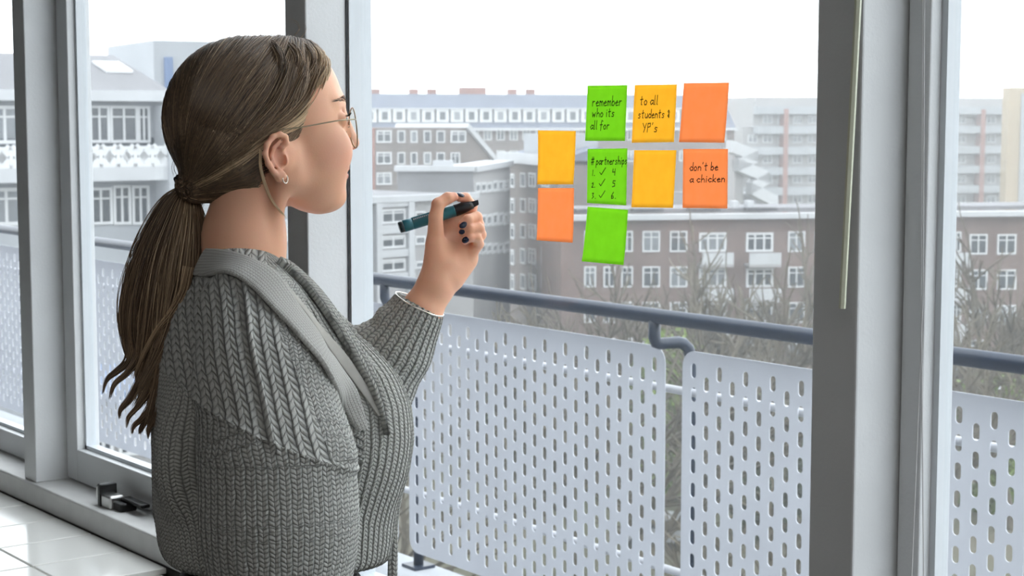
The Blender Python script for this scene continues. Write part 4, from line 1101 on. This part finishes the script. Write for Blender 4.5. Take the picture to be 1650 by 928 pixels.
# ---- hem, trousers, shoes (world frame)
def w2c(p): p = np.asarray(p)-CB; return np.array([p@RB, p@UB, p@FB])
hipc = toW(K(440, 950, 2.25)); hx, hy, hz_ = [float(v) for v in hipc]
fdir = RB*BF[0]+np.array(HEAD)*BF[2]; sdir = -RB*math.sin(PB)+np.array(HEAD)*math.cos(PB)
def trousers(X):
    x, y, z = X[0]-hx, X[1]-hy, X[2]
    p_ = x*fdir[0]+y*fdir[1]; q_ = x*sdir[0]+y*sdir[1]; Y = (p_, q_, z)
    v = ell(Y, (-.005, 0, hz_-.02), (.128, .150, .10))
    v = smin(v, ell(Y, (-.01, 0, .86), (.12, .16, .13)), .05)
    for sg in (-1, 1):
        v = smin(v, chain(Y, [((0, sg*.085, .82), .082), ((.01, sg*.085, .48), .058), ((-.01, sg*.085, .09), .046)]), .02)
    return smax(smax(v, z-(hz_+.025), .01), .05-z, .005)
V5, Q5 = grid_mesh(trousers, (hx-.3, hy-.3, .03), (hx+.3, hy+.3, 1.15), .008)
put(np_mesh('trousers', V5, Q5, BLACK, her))
for sg in (-1, 1):
    def shoe(X):
        x, y, z = X[0]-hx, X[1]-hy, X[2]; p_ = x*fdir[0]+y*fdir[1]; q_ = x*sdir[0]+y*sdir[1]; Y = (p_, q_, z)
        v = smin(ell(Y, (.06, sg*.085, .025), (.13, .045, .045)), ell(Y, (-.01, sg*.085, .06), (.055, .043, .06)), .02)
        return smax(v, .001-z, .003)
    V6, Q6 = grid_mesh(shoe, (hx-.3, hy-.3, -.01), (hx+.3, hy+.3, .14), .007); put(np_mesh('shoe', V6, Q6, BLACK, her))
# cardigan hanging tie end below the front edge
MB_ = [K(634, 850, 2.22), K(633, 900, 2.22), K(632, 950, 2.22)]
band('belt_end', MB_, [np.array([.3, 0, -.95])]*3, [.012, .013, .013], .006, KN4)

# ---- fingernails
NAIL = mat('dark_navy_nail_polish', (.012, .018, .045), .12)
nl = [(721, 312, .0, -.010, (-.25, 1, -.1), (1, .35, .2), .0062), (742, 313, .0, -.004, (.35, 1, -.5), (-1, .1, 0), .0052), (746, 361.5, .0, -.0265, (-.15, .35, -1), (-.8, -.8, 0), .0050), (744.5, 373, 0, -.0225, (-.1, .1, -1), (-.9, -.3, 0), .0040), (750, 386, .0, -.025, (-.15, .2, -1), (-.8, -.5, 0), .0046)]
for a, b, _, dz, nn, tt_, r_ in nl:
    c = K(a, b, 2.42+dz); nn = np.array(nn, float); nn /= np.linalg.norm(nn); tt_ = np.array(tt_, float); tt_ -= nn*tt_.dot(nn); tt_ /= np.linalg.norm(tt_); bb = np.cross(nn, tt_)
    V_ = []; Q_ = []; m_ = 14
    for ring, (rr, hh) in enumerate(((0, .0012), (.55, .0009), (.9, .0001), (1.0, -.0012))):
        for k_ in range(m_):
            an = 2*math.pi*k_/m_; V_.append(c+tt_*math.cos(an)*r_*1.25*rr+bb*math.sin(an)*r_*rr+nn*(hh-.0006*(math.sin(an)*rr)**2))
    for ring in range(3):
        for k_ in range(m_): Q_.append((ring*m_+k_, ring*m_+(k_+1) % m_, (ring+1)*m_+(k_+1) % m_, (ring+1)*m_+k_))
    put(np_mesh('fingernail', toW(np.array(V_)), np.array(Q_), NAIL, her))
# ---- eyes, lashes, brows
EYEW = mat('eye_white', (.75, .73, .70), .1); LASH = mat('dark_lashes', (.02, .014, .01), .6); BROW = mat('brown_brow_hair', (.12, .08, .055), .7)
IRIS = mat('blue_grey_iris', (.10, .14, .17), .1)
for sg in (-1, 1):
    h_ = H(545.5, 193, -.031); c = np.array([h_[0], sg*.031, h_[2]])
    # eyeball
    V_ = []; nla, nlo = 10, 16
    for i in range(nla+1):
        for j in range(nlo):
            a_ = math.pi*i/nla; b_ = 2*math.pi*j/nlo; V_.append(c+.0121*np.array([math.cos(a_), math.sin(a_)*math.cos(b_), math.sin(a_)*math.sin(b_)])*np.array([1, 1, .62])+np.array([.0008, 0, 0]))
    Q_ = [(i*nlo+j, i*nlo+(j+1) % nlo, (i+1)*nlo+(j+1) % nlo, (i+1)*nlo+j) for i in range(nla) for j in range(nlo)]
    mi_ = [1 if q//nlo < 3 else 0 for q in range(len(Q_))]
    put(np_mesh('eye', h2w(np.array(V_)), np.array(Q_), None, her, mats=[EYEW, IRIS], mi=mi_))
    b = MB(); rnd = random.Random(3)
    for k_ in range(22):
        t_ = -1+2*k_/21; base = c+np.array([.0122*math.cos(t_*.9)-.001, .0118*math.sin(t_*.95)*1.0, .0035])
        tip = base+np.array([.0065, .004*t_, .0035+rnd.uniform(0, .001)]); mid = (base+tip)/2+np.array([.001, 0, -.0012])
        b.tube([Vector(h2w(base)), Vector(h2w(mid)), Vector(h2w(tip))], [.00035, .0003, .0001], 4)
    put(b.build('eyelashes', LASH, her))
    b = MB()
    for k_ in range(90):
        t_ = k_/89; g0 = H(552-14*t_, 162-3*t_+8*max(0, t_-.6), -(.012+.036*t_)); sv = .012+.036*t_
        fx = skin_head([np.array([0.0])]*0 or [np.array([g0[0]]), np.array([sv]), np.array([g0[2]])])
        p_ = np.array([g0[0], sv, g0[2]+rnd.uniform(-.0042, .0042)*(1-.6*t_)])
        for _ in range(12):
            v_ = float(skin_head([np.array([p_[0]]), np.array([p_[1]]), np.array([p_[2]])])[0]); p_[0] -= v_*.8
        q_ = p_+np.array([-.001, .006, .0035*(1-1.4*t_)]); 
        for _ in range(6):
            v_ = float(skin_head([np.array([q_[0]]), np.array([q_[1]]), np.array([q_[2]])])[0]); q_[0] -= (v_-.0006)*.8
        p_[1] *= sg; q_[1] *= sg
        b.tube([Vector(h2w(p_)), Vector(h2w(q_))], [.0003, .0001], 4)
    put(b.build('eyebrow', BROW, her))
# ------------------------------------------------------------------ hair
TIE = np.array(H(303, 302, -.004))
def hair_core(X):
    f, s, u = X; s_ = np.abs(s); Y = (f, s_, u)
    def E_(px, py, r, sv=0): h_ = H(px, py, -sv); return ell(Y, (h_[0], sv, h_[2]), r)
    v = E_(398, 172, (.104, .083, .0925))
    v = smin(v, E_(380, 205, (.092, .081, .085)), .02)
    v = smin(v, E_(462, 128, (.052, .066, .056)), .02)
    v = smin(v, E_(492, 122, (.030, .055, .043)), .015)
    v = smin(v, cap(Y, H(350, 262), H(312, 298), .050, .014), .03)
    v = smin(v, cap(Y, H(398, 276), H(320, 304), .050, .016), .02)
    return v
HPOLY = np.array([[H(a, b, -.06)[0], H(a, b, -.06)[2]] for a, b in [(531, 60), (535, 95), (532, 118), (523, 142), (512, 160), (499, 178), (497, 232), (468, 228), (456, 217), (436, 219), (424, 240), (424, 268), (428, 290), (404, 318), (375, 328), (335, 324), (280, 330), (200, 250), (200, 0), (531, 0)]])
def poly_sdf(x, y, P_):
    d = np.full(np.broadcast(x, y).shape, 1e9); sg = np.ones(d.shape); n = len(P_); j = n-1
    for i in range(n):
        ex, ey = P_[j]-P_[i]; wx, wy = x-P_[i][0], y-P_[i][1]; t_ = np.clip((wx*ex+wy*ey)/(ex*ex+ey*ey), 0, 1)
        d = np.minimum(d, (wx-ex*t_)**2+(wy-ey*t_)**2)
        c1 = y >= P_[i][1]; c2 = y < P_[j][1]; c3 = ex*wy > ey*wx
        fl = (c1 & c2 & c3) | (~c1 & ~c2 & ~c3); sg = np.where(fl, -sg, sg); j = i
    return sg*np.sqrt(d)
def hair_cap(X):
    f, s, u = X
    v = hair_core(X); pl = poly_sdf(f, u, HPOLY)
    return smax(v, pl[..., :] if pl.ndim else pl, .010)
V7, Q7 = grid_mesh(hair_cap, (-.19, -.11, -.135), (.13, .11, .125), .0025)
V7 = laplace(V7, Q7, 3, .5)
def hcol(t_, n=1):
    dark, mid, bl = np.array([.055, .037, .025]), np.array([.25, .165, .10]), np.array([.80, .60, .38])
    t_ = np.clip(np.asarray(t_, float), 0, 1)[..., None]
    c = np.where(t_ < .5, dark+(mid-dark)*t_*2, mid+(bl-mid)*(t_-.5)*2); return np.concatenate([c, np.ones(c.shape[:-1]+(1,))], -1)
hair_obj = put(np_mesh('hair', h2w(V7), Q7, HAIR, her, col=hcol(np.full(len(V7), .16))))
def strands_mesh(name, P_, rad, tint, parent=None, sides=3):
    """P_ (n,k,3) world polylines, rad (n,k), tint (n,k)"""
    n, k_, _ = P_.shape; T_ = np.gradient(P_, axis=1); T_ /= np.linalg.norm(T_, axis=2, keepdims=True)+1e-12
    ref = np.array([.3, .2, .93]); A_ = np.cross(T_, ref); A_ /= np.linalg.norm(A_, axis=2, keepdims=True)+1e-9; B_ = np.cross(T_, A_)
    an = 2*np.pi*np.arange(sides)/sides
    V_ = P_[:, :, None, :]+rad[:, :, None, None]*(A_[:, :, None, :]*np.cos(an)[None, None, :, None]+B_[:, :, None, :]*np.sin(an)[None, None, :, None])
    idx = np.arange(n*k_*sides).reshape(n, k_, sides); a = idx[:, :-1, :]; b = np.roll(a, -1, 2); c = idx[:, 1:, :]; d = np.roll(c, -1, 2)
    Q = np.stack([a, b, d, c], -1).reshape(-1, 4); cc = hcol(np.repeat(tint.reshape(-1), sides))
    o = np_mesh(name, V_.reshape(-1, 3), Q, HAIR, her, col=cc); put(o); return o
rs = np.random.RandomState(7)
def front_stop(p, m_=.004):
    e = .0015; v = poly_sdf(p[:, 0], p[:, 2], HPOLY); gx = (poly_sdf(p[:, 0]+e, p[:, 2], HPOLY)-v)/e; gz = (poly_sdf(p[:, 0], p[:, 2]+e, HPOLY)-v)/e
    k_ = np.maximum(v+m_, 0)*((p[:, 2] < .085) & (p[:, 0] > -.08)); p[:, 0] -= gx*k_; p[:, 2] -= gz*k_
def cgrad(p, fn):
    e = .002; g = np.stack([fn((p[:, 0]+e*(i == 0), p[:, 1]+e*(i == 1), p[:, 2]+e*(i == 2)))-fn((p[:, 0]-e*(i == 0), p[:, 1]-e*(i == 1), p[:, 2]-e*(i == 2))) for i in range(3)], 1)
    return g/(np.linalg.norm(g, axis=1)[:, None]+1e-9)
def flow(seeds, n=34, step=.0075, lift=.0008, jit=.0):
    p = seeds.copy(); out = [p.copy()]; N_ = len(p); wob = rs.normal(size=(N_, 3))*jit
    prevd = None
    for i in range(n-1):
        to = TIE-p; front_stop(p); dist = np.linalg.norm(to, axis=1)[:, None]; d = to/(dist+1e-6)
        fr = np.clip((p[:, 0:1]+.01)/.07, 0, 1.6); up = np.clip((p[:, 2:3]+.03)/.09, 0, 1)
        d = d+np.concatenate([.20*fr*up, np.sign(p[:, 1:2])*.8*up*np.clip(1-np.abs(p[:, 1:2])/.06, 0, 1), -1.15*fr*up], 1)
        g = cgrad(p, hair_core); d = d-g*np.sum(d*g, 1)[:, None]; d = d+wob*.25; d /= np.linalg.norm(d, axis=1)[:, None]+1e-9
        if prevd is not None: d = .55*prevd+.45*d; d /= np.linalg.norm(d, axis=1)[:, None]
        prevd = d
        st = np.minimum(step, dist*.5); p = p+d*st
        v = hair_core((p[:, 0], p[:, 1], p[:, 2])); near_ = np.clip(dist[:, 0]/.03, 0, 1); p = p-g*((v-lift)*near_)[:, None]
        out.append(p.copy())
    return np.stack(out, 1)
# seeds over the cap (dense on the front edge)
keep = (V7[:, 0] > -.17)
ids = rs.choice(np.where(keep)[0], 5200, replace=True)
seeds = V7[ids]+rs.normal(size=(5200, 3))*.001
Pc = flow(seeds, jit=.18)
lift = rs.uniform(-.0006, .0012, 5200)
gr = rs.rand(5200)
seedf = seeds[:, 0]
clump = np.sin(seeds[:, 0]*95+seeds[:, 2]*60)*.5+np.sin(seeds[:, 2]*210+3*seeds[:, 1]*20)*.3
t0 = .22+.15*rs.normal(size=5200)+.15*clump+np.clip((seedf-.0)/.09, 0, 1)*.26
t0 = np.where(rs.rand(5200) < .08, t0+.3, t0)
tt_ = np.repeat(t0[:, None], Pc.shape[1], 1)
rad = np.full(Pc.shape[:2], .00042)*rs.uniform(.7, 1.5, (5200, 1)); rad[:, 0] *= .3
strands_mesh('hair_strands', h2w(Pc), rad, tt_)
# thick lock sweeping along the hairline
def clumps(name, guides, n_per, spread, r_, tint, taper=True, seed=1, frame='c', wave=.0, k_=30):
    rs_ = np.random.RandomState(seed); allP = []; allT = []; allR = []
    for gi, (g, sp0, sp1, tb, npg) in enumerate(guides):
        C_ = catmull(g, 12); L = np.linspace(0, len(C_)-1, k_); C_ = np.stack([np.interp(L, np.arange(len(C_)), C_[:, i]) for i in range(3)], 1)
        T_ = np.gradient(C_, axis=0); T_ /= np.linalg.norm(T_, axis=1)[:, None]; A_ = np.cross(T_, [0, 0, 1.0]); A_ /= np.linalg.norm(A_, axis=1)[:, None]+1e-9; B_ = np.cross(T_, A_)
        a_ = rs_.normal(size=(npg, 2)); q = np.linalg.norm(a_, axis=1, keepdims=True); a_ = a_/q*np.minimum(q, 1.7)*.6
        t = np.linspace(0, 1, k_); sp = sp0+(sp1-sp0)*t if callable(sp1) is False else sp1(t)
        if frame == 'h': sp = sp*np.clip(.15+t*6, 0, 1)
        ph = rs_.rand(npg, 1)*6
        off = a_[:, None, :]*sp[None, :, None]
        off = off*(1+.22*np.sin(t[None, :, None]*7+ph[:, :, None]))
        Pp = C_[None]+off[..., 0:1]*A_[None]+off[..., 1:2]*B_[None]
        # uneven ends
        end = rs_.uniform(.82, 1.0, npg); tt = t[None, :]*end[:, None]
        Pp = np.stack([np.stack([np.interp(tt[i], t, Pp[i, :, j]) for j in range(3)], 1) for i in range(npg)])
        allP.append(Pp); allT.append((tb+.04+rs_.normal(size=(npg, 1))*.15)+np.zeros((1, k_))); rr = r_*rs_.uniform(.7, 1.4, (npg, 1))*(1-.7*np.clip((t-.75)/.25, 0, 1))[None]; allR.append(rr)
    P_ = np.concatenate(allP); W_ = h2w(P_) if frame == 'h' else toW(P_)
    return strands_mesh(name, W_, np.concatenate(allR), np.concatenate(allT))
def hp_(lst, s0, s1, l=.002):
    o = []
    for i, (a, b) in enumerate(lst):
        s = s0+(s1-s0)*i/(len(lst)-1); p = np.array([H(a, b, s)])
        for _ in range(12):
            g = cgrad(p, hair_core); v = hair_core((p[:, 0], p[:, 1], p[:, 2])); p[:, 1] -= (v-l)*.6*np.sign(g[:, 1])
            p[0] = H(a, b, p[0, 1])
        front_stop(p, .0055)
        o.append(p[0])
    return o
edge1 = [(505, 72), (521, 90), (525, 112), (517, 140), (503, 168), (483, 192), (455, 211), (425, 226), (390, 255), (350, 280), (312, 300)]
edge2 = [(490, 66), (511, 88), (516, 115), (507, 144), (490, 172), (466, 196), (435, 216), (400, 244), (360, 272), (312, 300)]
edge3 = [(470, 62), (497, 86), (504, 116), (494, 148), (473, 178), (445, 204), (405, 236), (360, 266), (312, 300)]
edge4 = [(445, 60), (474, 84), (483, 118), (470, 155), (445, 188), (405, 224), (360, 258), (312, 299)]
edge5 = [(420, 58), (447, 84), (455, 120), (440, 160), (410, 198), (365, 245), (312, 298)]
def near_path(lst): return hp_(lst, -.035, -.03, -.0035)
def far_path(lst): g = np.array(near_path(lst)); g[:, 1] *= -1; return list(g)
GD = []
for e_, tb, npg in ((edge1, 1.0, 140), (edge2, .74, 120), (edge3, .50, 110), (edge4, .36, 90), (edge5, .26, 90)):
    GD.append((near_path(e_), .0085, .0055, tb, npg)); GD.append((far_path(e_), .0085, .0055, tb, npg//2))
clumps('swept_locks', GD, 0, 0, .00050, .6, seed=3, frame='h', k_=44)
# fine lock hanging behind the ear, stray hairs
def cpt(l, dz): return [K(a, b, 2.25+z) for (a, b), z in zip(l, dz)]
lk = [(420, 240), (420, 270), (428, 300), (440, 326), (462, 352)]
clumps('loose_lock', [(cpt(lk, [-.085, -.084, -.078, -.066, -.055]), (.0016), .0014, .98, 40)], 0, 0, .0004, .8, seed=5)
GS = [(cpt([(470, 62), (482, 48), (478, 35), (462, 30)], [0]*4), .0005, .003, .5, 3), (cpt([(480, 66), (492, 50), (489, 36)], [0]*3), .0005, .002, .5, 2),
      (cpt([(285, 250), (279, 270), (284, 288)], [-.02]*3), .002, .003, .5, 6), (cpt([(330, 320), (324, 340), (332, 362)], [-.02]*3), .002, .004, .3, 10)]
clumps('stray_hairs', GS, 0, 0, .00018, .6, seed=6)
# ponytail
def pt(l, z0, z1): return [K(a, b, 2.25+z0+(z1-z0)*i/(len(l)-1)) for i, (a, b) in enumerate(l)]
PT = []
T0 = (303, 300)
bun = lambda t: .004+.011*np.sin(np.clip(t*1.15, 0, 1)*np.pi)+.002*t
full = [
 ([T0, (270, 330), (238, 395), (216, 465), (208, 520), (212, 570), (222, 610)], .02, -.02, .34),
 ([T0, (278, 335), (250, 400), (230, 470), (222, 530), (228, 590), (240, 640)], .0, -.03, .32),
 ([T0, (286, 338), (264, 405), (250, 480), (240, 540), (228, 600), (228, 655)], -.02, -.045, .42),
 ([T0, (296, 345), (282, 410), (272, 480), (262, 545), (245, 600), (215, 660)], -.03, -.06, .56),
 ([T0, (306, 345), (300, 410), (292, 470), (272, 535), (248, 585), (222, 630)], -.025, -.07, .52),
 ([T0, (314, 348), (314, 410), (308, 465), (294, 520), (272, 570), (252, 630), (238, 690)], -.02, -.07, .34),
 ([T0, (318, 350), (322, 400), (316, 450), (306, 500), (292, 550), (276, 600), (262, 640), (252, 690)], 0, -.075, .26),
 ([T0, (300, 350), (292, 430), (282, 510), (270, 580), (258, 640), (244, 695)], .01, -.05, .26),
 ([T0, (285, 350), (265, 430), (255, 510), (252, 580), (248, 650), (236, 700)], .03, -.03, .28)]
for g, z0, z1, tb in full: PT.append((pt(g, z0*.3, z1), 0, bun, tb, 170))
tips = [
 ([(222, 500), (212, 545), (205, 580), (188, 598), (172, 612), (165, 635)], -.02, -.04, .42, 60), ([(232, 540), (222, 575), (205, 600), (185, 618), (176, 645)], -.03, -.05, .46, 60),
 ([(240, 570), (228, 605), (210, 640), (194, 660), (192, 676)], -.04, -.05, .42, 40), ([(250, 590), (240, 630), (222, 655), (207, 672), (204, 690)], -.05, -.05, .44, 50),
 ([(262, 590), (250, 640), (232, 670), (216, 686), (212, 700)], -.06, -.06, .46, 50), ([(270, 590), (262, 640), (250, 672), (240, 690), (238, 708)], -.065, -.065, .4, 50),
 ([(258, 560), (250, 620), (240, 665), (228, 690), (224, 700)], -.05, -.055, .36, 60), ([(305, 430), (296, 470), (276, 505), (255, 530), (232, 570), (215, 610)], -.055, -.06, .62, 60)]
for g, z0, z1, tb, n_ in tips: PT.append((pt(g, z0, z1), .007, .0012, tb, n_))
clumps('ponytail', PT, 0, 0, .00052, .4, seed=9, k_=34)

# ---- hair tie
ht_ = tag(empty('hair_tie', Vector(toW(K(301, 301, 2.25)))), 'thin black hair tie holding the low ponytail', 'hair tie')
tdir = (K(285, 325, 2.25)-K(318, 290, 2.25)); tdir /= np.linalg.norm(tdir); e1 = np.cross(tdir, [0, 0, 1]); e1 /= np.linalg.norm(e1); e2 = np.cross(tdir, e1)
for k_ in range(2):
    ring = [Vector(toW(K(301, 301, 2.25)+tdir*.004*(k_-.5)+.0165*(e1*math.cos(a)*1.05+e2*math.sin(a))))-ht_.location for a in np.linspace(0, 2*math.pi, 29)]
    MB().tube(ring, .0034, 8, caps=False).build('elastic_loop', BLACK, ht_, smooth=True)

# ---- eyeglasses
GOLD = mat('dull_gold_wire', (.30, .25, .17), .3, .9); LENS = glass_mat('spectacle_lens', .03, .05, (.96, .97, .95))
gc = {}
hn = H(571.0, 206, -.033)
gl_ = tag(empty('eyeglasses', Vector(h2w(np.array([hn[0], 0, hn[2]])))), 'round thin gold wire eyeglasses on the face', 'eyeglasses')
def gW(p): return Vector(h2w(np.array(p)))-gl_.location
RX, RZ = .0265, .0265
for sg in (-1, 1):
    rim = [gW((hn[0]-.0035*abs(math.cos(a))*(1 if math.cos(a) > 0 else 0), sg*(.033+RX*math.cos(a)), hn[2]+RZ*math.sin(a))) for a in np.linspace(0, 2*math.pi, 41)]
    MB().tube(rim, .0009, 6, caps=False).build('rim', GOLD, gl_, smooth=True)
    c = gW((hn[0]-.0006, sg*.033, hn[2])); V_ = [c]+rim[:-1]; V_ += [v+Vector(h2w(np.array([.001, 0, 0]))-h2w(np.zeros(3))) for v in V_]
    n_ = 41; F_ = [(0, i, i % 40+1) for i in range(1, 41)]+[(n_, n_+i % 40+1, n_+i) for i in range(1, 41)]
    mesh_obj('lens', V_, F_, LENS, gl_)
    ot = (hn[0]-.003, sg*.0575, hn[2]+.008); er = H(452, 212, -.08)
    MB().tube([gW(ot), gW((hn[0]-.006, sg*.0640, hn[2]+.009)), gW((hn[0]-.03, sg*.069, hn[2]+.0085)), gW((er[0]+.03, sg*.076, er[2]+.004)), gW((er[0], sg*.082, er[2]+.002)), gW((er[0]-.02, sg*.083, er[2]-.018))], .0009, 6).build('temple', GOLD, gl_, smooth=True)
    pd = (hn[0]-.006, sg*.0105, hn[2]-.004)
    MB().tube([gW((hn[0], sg*.0095, hn[2]+.004)), gW((hn[0]-.004, sg*.0085, hn[2]+.002)), gW(pd)], .0005, 5).build('nose_pad_arm', GOLD, gl_)
MB().tube([gW((hn[0]-.001, -.0095, hn[2]+.007)), gW((hn[0]+.001, 0, hn[2]+.010)), gW((hn[0]-.001, .0095, hn[2]+.007))], .0009, 6).build('bridge', GOLD, gl_, smooth=True)
# ---- earring
SILV = mat('polished_silver', (.75, .73, .68), .18, 1)
ec = np.array(H(459, 286, -.082)); ec[1] = -.0835
er_ = tag(empty('earring', Vector(h2w(ec))), 'tiny silver hoop earring in the near ear lobe', 'earring')
MB().tube([Vector(h2w(ec+np.array([.0045*math.cos(a)*.8, .002*math.cos(a), .0055*math.sin(a)-.002])))-er_.location for a in np.linspace(0, 2*math.pi, 25)], .0009, 6, caps=False).build('hoop', SILV, er_, smooth=True)
# ---- bracelet round the cuff
bc = K(676, 490, 2.42)
br_ = tag(empty('bracelet', Vector(toW(bc))), 'thin silver bangle around the raised sleeve cuff', 'bracelet')
u1 = K(714, 510, 2.42)-K(638, 474, 2.42); hw_ = np.linalg.norm(u1)/2; u1 /= np.linalg.norm(u1); u2 = np.array([0, 0, 1.0]); u3 = np.cross(u1, u2)
ring = [Vector(toW(bc+hw_*1.01*u1*math.cos(a)+u2*.0375*math.sin(a)+np.array([0, 1, 0])*(.006*math.sin(a))))-br_.location for a in np.linspace(0, 2*math.pi, 49)]
MB().tube(ring, .0012, 7, caps=False).build('bangle', SILV, br_, smooth=True)
# ---- marker pen
TEAL = mat('teal_marker_plastic', (.02, .15, .20), .3); TEALD = mat('dark_marker_cap', (.006, .02, .03), .3); NOSE = mat('black_marker_nose', (.008, .008, .012), .35)
PRINT = mat('grey_marker_print', (.35, .42, .46), .5)
m0, m1 = K(643, 367, 2.405), K(772, 327, 2.425)
mk = tag(empty('marker_pen', Vector(toW(m0))), 'teal marker pen with black chisel tip held in the raised hand', 'marker')
md = m1-m0; mL = np.linalg.norm(md); md = md/mL
def mW(t_, o=(0, 0, 0)): return Vector(toW(m0+md*mL*t_+np.array(o)))-mk.location
def mt(name, ts, rs__, mt_, n=20): MB().tube([mW(t_) for t_ in ts], list(rs__), n).build(name, mt_, mk, smooth=True)
mt('end_plug', [0, .004, .03, .055, .058], [.0060, .0078, .0082, .0082, .0075], TEALD)
mt('barrel', [.055, .058, .16, .162, .168, .17, .68, .70], [.0078, .0087, .0087, .0083, .0083, .0087, .0087, .0084], TEAL)
mt('nose_collar', [.69, .70, .80, .88, .92], [.0085, .0088, .0082, .0062, .0054], NOSE)
b = MB(); up = np.array([-md[1], md[0], 0]); sd = np.array([0, 0, 1.0])
p_ = m0+md*mL*.88; q_ = m0+md*mL*1.0
V_ = [p_+up*.0052+sd*.004, p_-up*.0052+sd*.004, p_-up*.0052-sd*.004, p_+up*.0052-sd*.004, q_+up*.0046+sd*.003, q_-up*.0022-md*.001+sd*.003, q_-up*.0022-md*.001-sd*.003, q_+up*.0046-sd*.003]
mesh_obj('chisel_tip', [Vector(toW(v))-mk.location for v in V_], [(0, 1, 2, 3), (7, 6, 5, 4), (0, 4, 5, 1), (1, 5, 6, 2), (2, 6, 7, 3), (3, 7, 4, 0)], NOSE, mk)
b = MB(); rnd = random.Random(5)
for k_ in range(9):                                                    # illegible row of small pale print on the barrel
    t_ = .20+k_*.022; a0 = .95
    c0 = m0+md*mL*t_+up*.0052-sd*.0071; w2 = md*mL*.007
    hgt = up*.0011-sd*(-.0009)
    V_ = [c0-w2-hgt, c0+w2-hgt, c0+w2+hgt, c0-w2+hgt]; k0 = len(b.v); b.v += [tuple(Vector(toW(v))-mk.location) for v in V_]; b.f.append([k0, k0+1, k0+2, k0+3]); b.mi.append(0)
b.build('print', PRINT, mk)
